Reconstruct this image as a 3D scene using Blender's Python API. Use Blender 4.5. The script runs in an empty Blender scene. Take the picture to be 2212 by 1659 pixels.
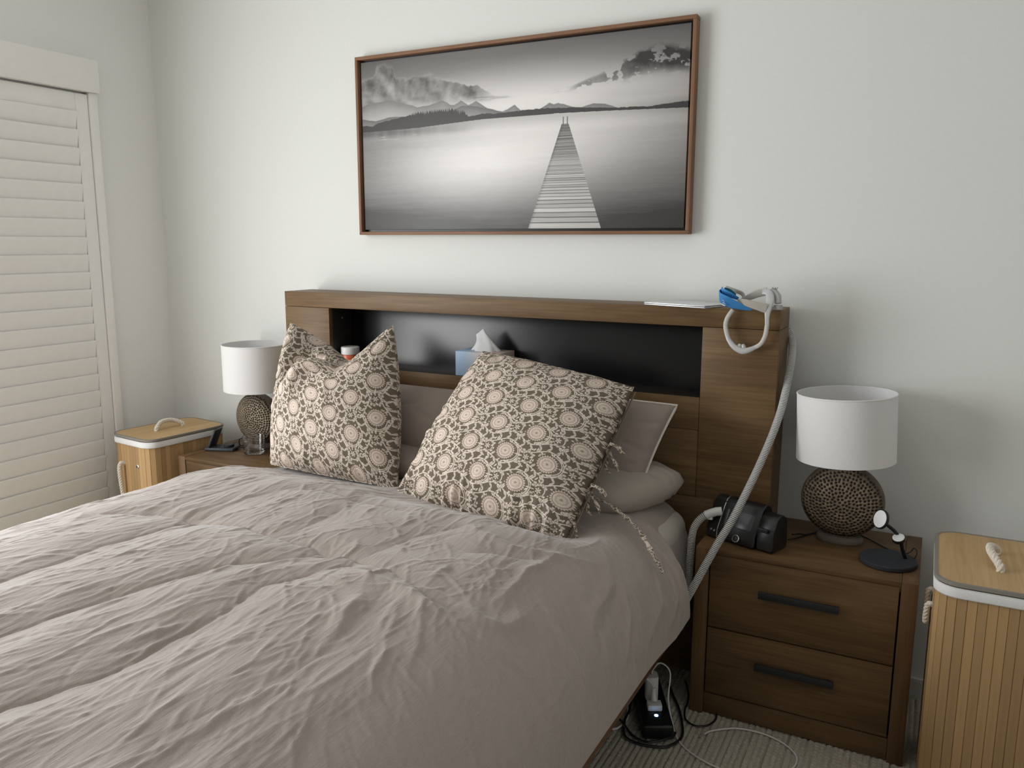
import bpy, bmesh, math, random
import numpy as np
from mathutils import Vector, Matrix
rng = np.random.default_rng(7)
random.seed(7)
PI = math.pi
C = bpy.context.scene.collection
scene = bpy.context.scene

# ------------------------------------------------------------------ camera
def cam_axes(yaw, pitch, roll):
    cy, sy = math.cos(yaw), math.sin(yaw)
    f = Vector((-sy*math.cos(pitch), cy*math.cos(pitch), math.sin(pitch)))
    r = Vector((cy, sy, 0)); u = r.cross(f)
    c, s = math.cos(roll), math.sin(roll)
    return c*r+s*u, -s*r+c*u, f
camd = bpy.data.cameras.new('camera'); cam = bpy.data.objects.new('camera', camd); C.objects.link(cam)
r_, u_, f_ = cam_axes(.4811, -.1727, .0029)
M = Matrix((r_, u_, -f_)).transposed().to_4x4(); M.translation = Vector((2.1772, -2.4933, 1.3088))
cam.matrix_world = M
camd.sensor_width = 36; camd.lens = 1751.42/2212*36; camd.clip_start = .02
scene.camera = cam

# ------------------------------------------------------------------ world, daylight, exposure
w = bpy.data.worlds.new('world'); scene.world = w; w.use_nodes = True
w.node_tree.nodes['Background'].inputs[0].default_value = (.80, .88, 1, 1)
w.node_tree.nodes['Background'].inputs[1].default_value = 1.0
ld = bpy.data.lights.new('window_daylight', 'AREA'); ld.shape = 'RECTANGLE'
ld.size = 1.55; ld.size_y = 2.1; ld.energy = 80; ld.color = (1, .997, .995)
lo = bpy.data.objects.new('window_daylight', ld); C.objects.link(lo)
lo.location = (-.93, -2.08, 1.15); lo.rotation_euler = (0, -PI/2, 0)       # in the window opening, shining into the room (+x)
scene.view_settings.view_transform = 'Standard'; scene.view_settings.look = 'None'
scene.view_settings.gamma = 1; scene.view_settings.use_curve_mapping = False
scene.view_settings.exposure = 0.0

# ------------------------------------------------------------------ materials
def mat(name, col=(.8, .8, .8), rough=.6, metal=0, **kw):
    m = bpy.data.materials.new(name); m.use_nodes = True
    b = m.node_tree.nodes['Principled BSDF']
    b.inputs['Base Color'].default_value = (*col, 1); b.inputs['Roughness'].default_value = rough
    b.inputs['Metallic'].default_value = metal
    for k, v in kw.items(): b.inputs[k].default_value = v
    return m
def N(m, t, **kw):
    n = m.node_tree.nodes.new(t)
    for k, v in kw.items(): setattr(n, k, v)
    return n
def L(m, a, b): m.node_tree.links.new(a, b)
def bsdf(m): return m.node_tree.nodes['Principled BSDF']
def noise(m, scale, detail=3, rough=.55, vec=None, sc=None, coord='Object', dist=0):
    n = N(m, 'ShaderNodeTexNoise'); n.inputs['Scale'].default_value = scale
    n.inputs['Detail'].default_value = detail; n.inputs['Roughness'].default_value = rough; n.inputs['Distortion'].default_value = dist
    tc = N(m, 'ShaderNodeTexCoord'); mp = N(m, 'ShaderNodeMapping')
    if sc: mp.inputs['Scale'].default_value = sc
    L(m, tc.outputs[coord], mp.inputs['Vector']); L(m, mp.outputs[0], n.inputs['Vector'])
    return n
def ramp(m, fac, stops):
    r = N(m, 'ShaderNodeValToRGB'); e = r.color_ramp.elements
    e[0].position, e[0].color = stops[0][0], (*stops[0][1], 1); e[1].position, e[1].color = stops[-1][0], (*stops[-1][1], 1)
    for p, c in stops[1:-1]:
        x = e.new(p); x.color = (*c, 1)
    L(m, fac, r.inputs[0]); return r
def bump(m, h, strength=.2, dist=.002, prev=None):
    b = N(m, 'ShaderNodeBump'); b.inputs['Strength'].default_value = strength; b.inputs['Distance'].default_value = dist
    L(m, h, b.inputs['Height'])
    if prev: L(m, prev.outputs[0], b.inputs['Normal'])
    L(m, b.outputs[0], bsdf(m).inputs['Normal']); return b
def speckle(name, col, rough=.6, var=.12, scale=40, bs=.1, bd=.001, metal=0, sc=None, **kw):
    m = mat(name, col, rough, metal, **kw)
    n = noise(m, scale, 4, sc=sc)
    a = tuple(c*(1-var) for c in col); b = tuple(min(1, c*(1+var)) for c in col)
    r = ramp(m, n.outputs['Fac'], [(.3, a), (.7, b)]); L(m, r.outputs[0], bsdf(m).inputs['Base Color'])
    if bs: bump(m, n.outputs['Fac'], bs, bd)
    return m
def wood(name, axis, dark, mid, light, rough=.42, freq=1.0):
    m = mat(name, mid, rough+.06, **{'Specular IOR Level': .28})
    s = [9, 9, 9]; s[axis] = .9; s2 = [170, 170, 170]; s2[axis] = 6; s3 = [3.2, 3.2, 3.2]; s3[axis] = .55
    s = [x*freq for x in s]; s2 = [x*freq for x in s2]
    a = noise(m, 1, 5, .6, sc=s, dist=1.4); b = noise(m, 1, 3, .6, sc=s2); c = noise(m, 1, 2, .5, sc=s3, dist=.8)
    mx = N(m, 'ShaderNodeMath', operation='MULTIPLY_ADD'); L(m, b.outputs['Fac'], mx.inputs[0]); mx.inputs[1].default_value = .5
    L(m, a.outputs['Fac'], mx.inputs[2])
    m2 = N(m, 'ShaderNodeMath', operation='MULTIPLY_ADD'); L(m, c.outputs['Fac'], m2.inputs[0]); m2.inputs[1].default_value = .32
    L(m, mx.outputs[0], m2.inputs[2])
    m3 = N(m, 'ShaderNodeMath', operation='MULTIPLY'); L(m, m2.outputs[0], m3.inputs[0]); m3.inputs[1].default_value = .60
    r = ramp(m, m3.outputs[0], [(.32, dark), (.52, mid), (.74, light)])
    L(m, r.outputs[0], bsdf(m).inputs['Base Color']); bump(m, b.outputs['Fac'], .12, .001)
    return m
def image_from(name, arr):
    h, w_, _ = arr.shape
    im = bpy.data.images.new(name, w_, h); a = np.ones((h, w_, 4), np.float32); a[..., :3] = np.clip(arr, 0, 1)
    im.pixels.foreach_set(a[::-1].ravel()); im.update(); return im
def print_mat(name, im, rough=.6, repeat=True):
    m = mat(name, rough=rough); t = N(m, 'ShaderNodeTexImage'); t.image = im; t.extension = 'REPEAT' if repeat else 'EXTEND'
    uv = N(m, 'ShaderNodeUVMap'); uv.uv_map = 'UVMap'; L(m, uv.outputs[0], t.inputs[0]); L(m, t.outputs[0], bsdf(m).inputs['Base Color'])
    n = noise(m, 600, 2); bump(m, n.outputs['Fac'], .15, .0008)
    return m

DK, MD, LT = (.064, .036, .015), (.148, .088, .039), (.25, .158, .075)
MAT = {}
MAT['wall'] = speckle('wall_paint', (.79, .803, .772), .85, .012, 90, .04, .001)
MAT['wall_side'] = speckle('side_wall_lifted', (.89, .893, .865), .85, .012, 90, .04, .001)  # lightened to make up for bounce light the left wall lacks
MAT['wall_dark'] = speckle('far_wall_bounce_cut', (.34, .33, .31), .7, .05, 20, .05, .001)  # dark tone invented for the unseen front wall, to cut bounce light
MAT['ceiling'] = speckle('ceiling_paint', (.86, .86, .85), .9, .01, 60, .03, .001)
MAT['trimw'] = speckle('skirting_paint', (.72, .72, .68), .5, .02, 30, .02, .001)
MAT['shutter'] = speckle('shutter_paint', (.94, .925, .89), .5, .015, 30, .03, .001)
MAT['wood_x'] = wood('oak_grain_across', 0, DK, MD, LT)
MAT['wood_z'] = wood('oak_grain_upright', 2, DK, MD, LT)
MAT['wood_y'] = wood('oak_grain_deep', 1, DK, MD, LT)
MAT['stand_x'] = wood('brown_oak_across', 0, (.05, .027, .011), (.125, .072, .031), (.21, .13, .06), .40)
MAT['stand_z'] = wood('brown_oak_upright', 2, (.05, .026, .011), (.118, .064, .028), (.195, .114, .052), .40)
MAT['rail'] = wood('bed_rail_wood', 1, (.08, .035, .015), (.17, .085, .04), (.24, .13, .06))
MAT['niche_side'] = speckle('dark_niche_side', (.026, .02, .017), .45, .2, 60, .03)
MAT['niche_back'] = speckle('black_gloss_panel', (.006, .006, .007), .27, .2, 20, 0)
MAT['black'] = speckle('black_plastic', (.008, .008, .009), .36, .2, 80, .05)
MAT['blackm'] = speckle('matt_black_metal', (.014, .015, .018), .5, .2, 120, .08)
MAT['void'] = mat('void_black', (.012, .011, .010), .95)  # near-black standing in for shade in hollows such as slot and carcass
MAT['white'] = speckle('white_plastic', (.74, .74, .72), .4, .03, 60, .02)
MAT['silver'] = mat('silver_aluminium', (.72, .73, .75), .32, .9)
MAT['linen'] = speckle('greige_linen', (.40, .36, .31), .9, .06, 350, .25, .001)
MAT['sheet'] = speckle('off_white_sheet', (.56, .53, .47), .9, .03, 300, .2, .001)
MAT['taupe'] = speckle('taupe_cotton', (.335, .278, .243), .85, .05, 300, .2, .001)
MAT['piping'] = speckle('white_piping', (.74, .70, .63), .8, .04, 300, .1)
MAT['bamboo'] = wood('bamboo_slat', 2, (.33, .195, .085), (.46, .29, .135), (.56, .37, .185), .5, .8)
oi = N(MAT['bamboo'], 'ShaderNodeObjectInfo'); hv = N(MAT['bamboo'], 'ShaderNodeHueSaturation'); mrr = N(MAT['bamboo'], 'ShaderNodeMapRange')
mrr.inputs[3].default_value = .78; mrr.inputs[4].default_value = 1.15; L(MAT['bamboo'], oi.outputs['Random'], mrr.inputs[0]); L(MAT['bamboo'], mrr.outputs[0], hv.inputs['Value'])
_src = bsdf(MAT['bamboo']).inputs['Base Color'].links[0].from_socket; L(MAT['bamboo'], _src, hv.inputs['Color']); L(MAT['bamboo'], hv.outputs[0], bsdf(MAT['bamboo']).inputs['Base Color'])
MAT['bamboo_y'] = wood('bamboo_lid', 1, (.38, .235, .105), (.52, .345, .165), (.63, .45, .24), .5, .9)
MAT['bamboo_dark'] = mat('bamboo_backing', (.10, .055, .022), .9)
MAT['liner'] = speckle('white_canvas_liner', (.78, .78, .76), .9, .04, 400, .25)
MAT['trim_grey'] = speckle('grey_fabric_trim', (.25, .235, .20), .85, .1, 300, .2)
MAT['rope'] = speckle('cotton_rope', (.74, .68, .58), .9, .08, 250, .2)
MAT['shade'] = speckle('linen_shade', (.80, .795, .785), .9, .05, 420, .3, .0008, sc=(1, 1, 2.2))
MAT['shade_in'] = speckle('white_shade_lining', (.80, .80, .80), .8, .02, 60, 0)

# ------------------------------------------------------------------ mesh helpers
class MB:
    def __init__(s): s.v, s.f, s.uv = [], [], None
    def add(s, verts, faces):
        o = len(s.v); s.v += [tuple(map(float, v)) for v in verts]; s.f += [tuple(i+o for i in f) for f in faces]; return s
    def box(s, a, b, bev=.0, seg=2):
        bm = bmesh.new(); bmesh.ops.create_cube(bm, size=1)
        for v in bm.verts: v.co = Vector([a[i] + (v.co[i]+.5)*(b[i]-a[i]) for i in range(3)])
        if bev: bmesh.ops.bevel(bm, geom=bm.edges[:], offset=bev, segments=seg, profile=.5, affect='EDGES')
        bm.verts.index_update(); s.add([v.co for v in bm.verts], [[v.index for v in f.verts] for f in bm.faces]); bm.free(); return s
    def lathe(s, prof, n=48, c=(0, 0, 0), cap=True):
        vs, fs = [], []
        for r, z in prof:
            for k in range(n):
                a = 2*PI*k/n; vs.append((c[0]+r*math.cos(a), c[1]+r*math.sin(a), c[2]+z))
        for i in range(len(prof)-1):
            for k in range(n):
                q = (k+1) % n; fs.append((i*n+k, i*n+q, (i+1)*n+q, (i+1)*n+k))
        if cap: fs.append(tuple(range(n))[::-1]); fs.append(tuple((len(prof)-1)*n+k for k in range(n)))
        return s.add(vs, fs)
    def sweep(s, path, prof, closed=False, up=(0, 0, 1), cap=True, twist=None, scale=None):
        """prof: list of (a,b) in the normal plane; path: Nx3"""
        P = [Vector(p) for p in path]; n = len(P); m = len(prof); vs, fs = [], []
        T = []
        for i in range(n):
            a = P[(i-1) % n] if (closed or i) else P[i]; b = P[(i+1) % n] if (closed or i < n-1) else P[i]
            T.append((b-a).normalized())
        nrm = Vector(up) - T[0]*Vector(up).dot(T[0])
        if nrm.length < 1e-4: nrm = T[0].orthogonal()
        nrm.normalize()
        for i in range(n):
            nrm = (nrm - T[i]*nrm.dot(T[i])).normalized(); bn = T[i].cross(nrm)
            tw = twist[i] if twist is not None else 0; c_, s_ = math.cos(tw), math.sin(tw); k = scale[i] if scale is not None else 1
            a_, b_ = nrm*c_+bn*s_, bn*c_-nrm*s_
            for a, b in prof: vs.append(P[i]+a_*(a*k)+b_*(b*k))
        for i in range(n if closed else n-1):
            j = (i+1) % n
            for k in range(m): q = (k+1) % m; fs.append((i*m+k, i*m+q, j*m+q, j*m+k))
        if cap and not closed: fs.append(tuple(range(m))[::-1]); fs.append(tuple((n-1)*m+k for k in range(m)))
        return s.add(vs, fs)
    def tube(s, path, r, n=10, **kw):
        return s.sweep(path, [(r*math.cos(2*PI*k/n), r*math.sin(2*PI*k/n)) for k in range(n)], **kw)
    def grid(s, P):
        n, m = P.shape[:2]; o = P.reshape(-1, 3)
        return s.add(o.tolist(), [(i*m+j, i*m+j+1, (i+1)*m+j+1, (i+1)*m+j) for i in range(n-1) for j in range(m-1)])
    def xf(s, M_):
        s.v = [tuple(M_ @ Vector(v)) for v in s.v]; return s
def build(mb, name, m=None, smooth=True, ang=35):
    me = bpy.data.meshes.new(name); me.from_pydata(mb.v, [], mb.f); me.update()
    if smooth:
        for p in me.polygons: p.use_smooth = True
        me.set_sharp_from_angle(angle=math.radians(ang))
    if m:
        for x in (m if isinstance(m, list) else [m]): me.materials.append(x)
    return me
def obj(name, mb, m, parent=None, smooth=True, ang=35, loc=None):
    me = mb if isinstance(mb, bpy.types.Mesh) else build(mb, name, m, smooth, ang)
    o = bpy.data.objects.new(name, me); C.objects.link(o)
    if parent: o.parent = parent
    if loc: o.location = loc
    return o
def tag(o, label, cat, group=None, kind=None):
    if label: o['label'] = label
    if cat: o['category'] = cat
    if group: o['group'] = group
    if kind: o['kind'] = kind
    return o
def thing(name, label, cat, loc=(0, 0, 0), rotz=0, group=None):
    o = bpy.data.objects.new(name, None); C.objects.link(o); o.location = loc; o.rotation_euler = (0, 0, rotz)
    o.empty_display_size = .05
    return tag(o, label, cat, group)
def struct(name, mb, m, parent=None, smooth=False):
    o = obj(name, mb, m, parent, smooth)
    if not parent: o['kind'] = 'structure'
    return o
def spline(pts, n=12, closed=False):
    """Catmull-Rom through pts"""
    p = [np.array(q, float) for q in pts]; out = []; m = len(p)
    for i in range(m if closed else m-1):
        g = lambda k: p[k % m] if closed else p[min(max(k, 0), m-1)]
        a, b, c, d = g(i-1), g(i), g(i+1), g(i+2)
        for t in np.linspace(0, 1, n, endpoint=False):
            out.append(.5*((2*b)+(c-a)*t+(2*a-5*b+4*c-d)*t*t+(3*b-a-3*c+d)*t**3))
    if not closed: out.append(p[-1])
    return out
def resample(path, step):
    P = np.array(path); d = np.r_[0, np.cumsum(np.linalg.norm(np.diff(P, axis=0), axis=1))]
    t = np.linspace(0, d[-1], max(2, int(d[-1]/step)+1)); return np.stack([np.interp(t, d, P[:, k]) for k in range(3)], 1)
def sm(a, b, x):
    t = np.clip((x-a)/(b-a), 0, 1); return t*t*(3-2*t)
def copy_tree(o, parent=None):
    c = o.copy(); C.objects.link(c)
    if parent: c.parent = parent
    for ch in list(o.children): copy_tree(ch, c)
    return c
def vnoise(x, y, seed, oct=4):
    """fractal value noise on arrays"""
    r = np.random.default_rng(seed); T = r.random((256, 256)); out = np.zeros_like(x, float); amp, tot = 1, 0
    for _ in range(oct):
        xi, yi = np.floor(x).astype(int), np.floor(y).astype(int); fx, fy = x-xi, y-yi
        fx, fy = fx*fx*(3-2*fx), fy*fy*(3-2*fy)
        g = lambda a, b: T[a % 256, b % 256]
        out += amp*((g(xi, yi)*(1-fx)+g(xi+1, yi)*fx)*(1-fy)+(g(xi, yi+1)*(1-fx)+g(xi+1, yi+1)*fx)*fy)
        tot += amp; amp *= .5; x, y = x*2.03+17.1, y*2.03+5.7
    return out/tot

# ------------------------------------------------------------------ the room
XL, XR, YF, H = -.846, 3.35, -4.3, 2.55
struct('wall_back', MB().box((XL-.1, 0, -.02), (XR+.1, .1, H)), MAT['wall'])
y0, y1, z0, z1 = -3.2, -1.0, .3, 1.92                 # window opening in the left wall, beyond the frame
wl = MB()
for a, b in (((YF, y0), (-.02, H)), ((y1, .0), (-.02, H)), ((y0, y1), (-.02, z0)), ((y0, y1), (z1, H))):
    wl.box((XL-.12, a[0], b[0]), (XL, a[1], b[1]))
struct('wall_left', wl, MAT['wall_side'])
struct('wall_right', MB().box((XR, YF, -.02), (XR+.1, 0, H)), speckle('right_wall_bounce_tone', (.64, .64, .625), .85, .012, 90, .04, .001))  # unseen wall, greyed to set how much light it bounces back
struct('wall_front', MB().box((XL-.1, YF-.1, -.02), (XR+.1, YF, H)), MAT['wall_dark'])
struct('ceiling', MB().box((XL-.12, YF-.1, H), (XR+.1, .1, H+.1)), MAT['ceiling'])
MAT['carpet'] = speckle('beige_loop_carpet', (.43, .40, .325), .95, .16, 260, .35, .002)
floor = struct('floor', MB().box((XL-.1, YF-.1, -.1), (XR+.1, .1, -.006)), MAT['carpet'])
# loop-pile carpet: rows of loops running away from the camera
cx = np.arange(1.12, 2.72, .0042); cyy = np.arange(-1.35, -.016, .0042)
GX, GY = np.meshgrid(cx, cyy)
wob = .0025*(vnoise(GX*9, GY*9, 3, 2)-.5)
row = np.floor((GX+wob)/.0155); ph = ((GX+wob)/.0155-row)-.5
loop = (GY/.0125+row*.37+.9*vnoise(GX*30, GY*30, 5, 1)); lp = (loop-np.floor(loop))-.5
hgt = -.006+.0085*np.sqrt(np.clip(1-(2*ph)**2, 0, 1))*(.40+.60*np.sqrt(np.clip(1-(2*lp)**2, 0, 1)))+.002*(vnoise(GX*120, GY*120, 9, 2)-.5)
pile = obj('carpet_pile', MB().grid(np.stack([GX, GY, np.minimum(hgt, .002)], -1)), MAT['carpet'], floor); pile['kind'] = 'stuff'
sk = MB().box((XL, -.013, -.006), (XR, 0, .052)).box((XL, -.011, .052), (XR, 0, .058), .002)
struct('baseboard_back', sk, MAT['trimw'])
struct('baseboard_left', MB().box((XL, YF, -.006), (XL+.013, -.013, .058)), MAT['trimw'])

# plantation shutter in front of the left window: header, jamb, stile and one blade after another
win = bpy.data.objects.new('window_1', None); C.objects.link(win); win['kind'] = 'structure'; win.location = (XL, -.29, 0)
def wpart(name, a, b, bev=.003):
    return obj(name, MB().box([a[0], a[1]+.29, a[2]], [b[0], b[1]+.29, b[2]], bev), MAT['shutter'], win)
wpart('header', (0, -3.9, 1.88), (.045, -.288, 2.004), .004)
wpart('jamb', (0, -.328, .06), (.03, -.293, 1.88))
wpart('stile', (.004, -.383, .06), (.022, -.330, 1.872))
wpart('top_rail', (.004, -1.05, 1.80), (.022, -.383, 1.872))
wpart('stile', (.004, -1.115, .06), (.022, -1.05, 1.872))
bl = MB(); n = 14
prof = [(.042*np.sign(math.cos(a))*abs(math.cos(a))**.55, .0036*np.sign(math.sin(a))*abs(math.sin(a))**.45) for a in [2*PI*(k+.5)/n for k in range(n)]]
bl.sweep([(0, -1.048, 0), (0, -.386, 0)], prof, up=(0, 0, 1))
blm = build(bl, 'louver', MAT['shutter'])
zl = 1.762
for i in range(25):
    o = obj('louver', blm, None, win, loc=(.019, .29, zl)); o.rotation_euler = (0, math.radians(8.5 if i > 4 else 12-2*i*.3), 0); zl -= .0683
    if zl < .08: break

# ------------------------------------------------------------------ headboard and bed
HD = .174; HB = .022                                   # front and back of the headboard from the wall
bed = thing('bed', 'double bed with brown oak bookcase headboard and black niche against the wall', 'bed', (.90, -.10, 0))
def hb(name, a, b, m, bev=.0015, parent=None):
    return obj(name, MB().box([a[0]-.90, a[1]+.10, a[2]], [b[0]-.90, b[1]+.10, b[2]], bev), m, parent or bed)
hb('top_beam', (0, -HD, 1.0715), (1.80, -HB, 1.1265), MAT['wood_x'])
hb('end_panel', (1.7775, -HD+.0205, .497), (1.80, -HB, 1.0705), MAT['wood_z'])
hb('end_panel', (0, -HD+.0205, .497), (.02, -HB, 1.0705), MAT['wood_z'])
hb('wing_panel', (.0, -HD, .497), (.2095, -HD+.02, 1.0705), MAT['wood_x'])
hb('wing_panel', (1.586, -HD, .497), (1.80, -HD+.02, 1.0705), MAT['wood_x'])
ns = hb('niche_side', (.188, -HD+.0205, .84), (.2095, -HB-.02, 1.0705), MAT['niche_side'])
obj('screw_cap', MB().lathe([(.004, 0), (.004, .0015), (.002, .002)], 12).xf(Matrix.Translation((.2095-.9, -.10+.10, 1.03)) @ Matrix.Rotation(PI/2, 4, 'Y')), MAT['silver'], ns)
hb('niche_side', (1.586, -HD+.0205, .84), (1.607, -HB-.02, 1.0705), MAT['niche_side'])
hb('niche_back', (.188, -HB-.02, .55), (1.607, -HB, 1.0715), MAT['niche_back'])
hb('niche_shelf', (.21, -HD+.001, .845), (1.5855, -HB-.0205, .864), MAT['niche_side'])
hb('shelf_front', (.2105, -HD, .765), (1.585, -HD+.02, .8635), MAT['wood_x'])
hb('lower_panel', (.2105, -HD, .562), (1.585, -HD+.02, .7645), MAT['wood_x'])
hb('base_panel', (.15, -HD-.002, .0), (1.640, -HD+.018, .561), MAT['stand_x'])
for x0 in (.19, 1.58): hb('side_rail', (x0, -2.16, .215), (x0+.022, -.18, .325), MAT['rail'])
hb('foot_rail', (.19, -2.182, .215), (1.602, -2.16, .325), MAT['rail'])
hb('slat_base', (.214, -2.158, .245), (1.578, -.18, .271), MAT['void'])
for x0 in (.32, 1.40):
    for y_ in (-.4, -1.95): hb('leg', (x0, y_-.03, 0), (x0+.06, y_+.03, .24), MAT['black'])
mt = obj('mattress', MB().box((.215, -2.14, .272), (1.578, -.185, .535), .06, 5), MAT['sheet'])
tag(mt, 'mattress in a pale fitted sheet showing below the pillows at the headboard', 'mattress')

# ------------------------------------------------------------------ duvet: quilted puffs, creases and wrinkles as geometry
def duvet_base(U, Y):
    n = len(Y); X = np.zeros((n, len(U))); Z = np.zeros_like(X); YY = np.zeros_like(X); e = 2/2.35
    for i, y in enumerate(Y):
        hc = float(np.clip((-.36-y)/.25, 0, 1)); h = float(np.clip((-.36-y)/.52, 0, 1)); h = h*h*(3-2*h); tk = float(np.clip((y+.95)/.4, 0, 1)); tk = tk*tk*(3-2*tk)
        g = float(np.clip((-.37-y)/.15, 0, 1)); g = g*g*(3-2*g); k = float(np.clip((-.44-y)/.18, 0, 1)); k = k*k*(3-2*k)
        xr = 1.600+.072*g; xcr = 1.44-.17*hc*hc*(3-2*hc); xl = .185-.16*k; xcl = .36; zt = .568+.067*h; zm = .34
        ft = float(np.clip((-2.0-y)/.2, 0, 1)); zt -= .25*ft**2.2
        th = np.linspace(0, PI/2, 60)
        rx = xcr+(xr-xcr)*np.sin(th)**e; rz = zm+(zt-zm)*np.cos(th)**e
        lx = xcl+(xl-xcl)*np.sin(th)**e
        rh = .255+.03*math.sin(y*5+1)
        rxx = np.r_[.85, rx, xr-.008-.02*tk, xr-.03-.05*tk]; rzz = np.r_[zt, rz, zm-.04, rh]
        lxx = np.r_[.85, lx, xl+.01, xl+.02]; lzz = np.r_[zt, rz, zm-.04, .28]
        sr = np.r_[0, np.cumsum(np.hypot(np.diff(rxx), np.diff(rzz)))]; sl = np.r_[0, np.cumsum(np.hypot(np.diff(lxx), np.diff(lzz)))]
        d = U-.85
        X[i] = np.where(d >= 0, np.interp(d, sr, rxx), np.interp(-d, sl, lxx)); Z[i] = np.where(d >= 0, np.interp(d, sr, rzz), np.interp(-d, sl, lzz)); YY[i] = y
    return X, YY, Z
U = np.linspace(-.13, 1.815, 540); Yv = np.linspace(-.235, -2.2, 545)
BX, BY, BZ = duvet_base(U, Yv)
UU, VV = np.meshgrid(U, Yv)
D = np.zeros_like(UU)
def seg_dist(pts, wob=0, seed=0):
    """distance of every grid point to a polyline, and the signed side of it"""
    best = np.full(UU.shape, 9.); side = np.zeros_like(UU); tt = np.zeros_like(UU); n = len(pts)-1
    ux, vy = UU, VV
    if wob: ux = UU+wob*(vnoise(UU*11, VV*11, seed, 3)-.5); vy = VV+wob*(vnoise(UU*11+50, VV*11, seed+1, 3)-.5)
    for i in range(n):
        a, b = np.array(pts[i]), np.array(pts[i+1]); d = b-a; l2 = d@d
        t = np.clip(((ux-a[0])*d[0]+(vy-a[1])*d[1])/l2, 0, 1)
        qx, qy = ux-(a[0]+t*d[0]), vy-(a[1]+t*d[1]); r = np.hypot(qx, qy); m = r < best
        best = np.where(m, r, best); side = np.where(m, np.sign(d[0]*qy-d[1]*qx), side); tt = np.where(m, (i+t)/n, tt)
    return best, side, tt
def valley(pts, depth, wid, crease=.35, wob=.03, seed=1, taper=True):
    global D
    d, s, t = seg_dist(pts, wob, seed); a = (np.sin(np.clip(t, .0, 1)*PI)**.4 if taper else 1)
    D = D-a*depth*(.40*np.exp(-(d/wid)**2)+.62*crease*np.exp(-d/(.11*wid)))
def ridge(pts, hgt_, wid, wob=.03, seed=1):
    global D
    d, s, t = seg_dist(pts, wob, seed); D = D+.7*np.sin(np.clip(t, .02, .98)*PI)**.5*hgt_*np.exp(-(d/wid)**1.5)
# baffle seams down the bed and one across it
valley([(.28, -.55), (.27, -1.1), (.28, -1.6), (.27, -2.2)], .012, .05, .1, .05, 31, False)
valley([(.569, -1.15), (.553, -1.284), (.528, -1.371), (.549, -1.49), (.54, -1.6), (.54, -2.2)], .024, .05, .35, .035, 11, False)
valley([(1.01, -1.165), (.884, -1.299), (.852, -1.375), (.824, -1.45), (.791, -1.6), (.767, -1.73), (.75, -2.2)], .023, .045, .35, .035, 12, False)
valley([(1.10, -1.20), (1.018, -1.355), (1.042, -1.42), (1.046, -1.486), (1.034, -1.6), (1.038, -1.73), (1.0, -1.86), (.97, -2.2)], .026, .045, .35, .035, 13, False)
valley([(1.26, -1.25), (1.30, -1.42), (1.317, -1.62), (1.309, -1.71), (1.325, -1.86), (1.33, -2.2)], .016, .05, .15, .04, 14, False)
valley([(.30, -1.26), (.358, -1.22), (.476, -1.15), (.646, -1.135), (.739, -1.13), (.86, -1.145), (.994, -1.141), (1.071, -1.153), (1.2, -1.19), (1.34, -1.244), (1.45, -1.27)], .022, .045, .45, .04, 15)
valley([(.55, -1.14), (.60, -.95), (.62, -.80)], .012, .045, .3, .04, 16)
valley([(.85, -1.14), (.87, -1.0), (.84, -.84), (.80, -.72)], .014, .045, .3, .04, 17)
valley([(1.10, -1.16), (1.13, -1.0), (1.20, -.87)], .015, .045, .3, .04, 18)
valley([(1.184, -.974), (1.293, -1.014), (1.41, -.97), (1.50, -.915)], .010, .03, .4, .03, 19)
valley([(.213, -.844), (.342, -.772), (.447, -.717), (.62, -.69)], .010, .03, .3, .03, 20)
valley([(.625, -.863), (.698, -.80), (.892, -.836), (1.05, -.855)], .012, .03, .4, .03, 21)
ridge([(1.455, -1.184), (1.447, -1.03), (1.467, -.891)], .012, .012, .03, 22)
ridge([(1.196, -.871), (1.362, -.951), (1.467, -.891), (1.54, -.84)], .009, .012, .03, 23)
ridge([(1.402, -1.24), (1.467, -1.252), (1.516, -1.224), (1.528, -1.149)], .014, .022, .03, 24)
ridge([(1.305, -1.505), (1.257, -1.391), (1.232, -1.315)], .013, .018, .03, 25)
ridge([(1.301, -1.795), (1.309, -1.708), (1.317, -1.62)], .007, .012, .02, 26)
ridge([(1.15, -1.215), (1.26, -1.25), (1.36, -1.29), (1.42, -1.31)], .015, .02, .03, 27)
ridge([(.937, -1.34), (.969, -1.232), (1.04, -1.18)], .008, .012, .02, 28)
# drape folds down the right-hand side
for k, (pts, hh) in enumerate([([(1.36, -1.28), (1.50, -1.30), (1.70, -1.295)], .004), ([(1.503, -1.089), (1.609, -1.149), (1.74, -1.184)], .006), ([(1.528, -.764), (1.601, -.848), (1.621, -1.01), (1.70, -1.1)], .006),
        ([(1.617, -.83), (1.682, -.883), (1.75, -.998)], .007), ([(1.60, -.62), (1.70, -.70), (1.77, -.86)], .007), ([(1.56, -.70), (1.64, -.80), (1.77, -.93)], .006), ([(1.62, -.55), (1.72, -.60), (1.79, -.72)], .007),
        ([(1.55, -.95), (1.65, -1.02), (1.77, -1.09)], .006), ([(1.57, -.52), (1.68, -.54), (1.78, -.60)], .006), ([(1.45, -.45), (1.58, -.46), (1.7, -.5)], .006), ([(1.55, -1.42), (1.66, -1.44), (1.78, -1.45)], .004)]):
    ridge(pts, hh*1.9, .010+.004*(k % 3), .02, 60+k); valley([(a+.02, b-.020) for a, b in pts], hh*1.8, .013, .1, .02, 80+k)
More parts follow.
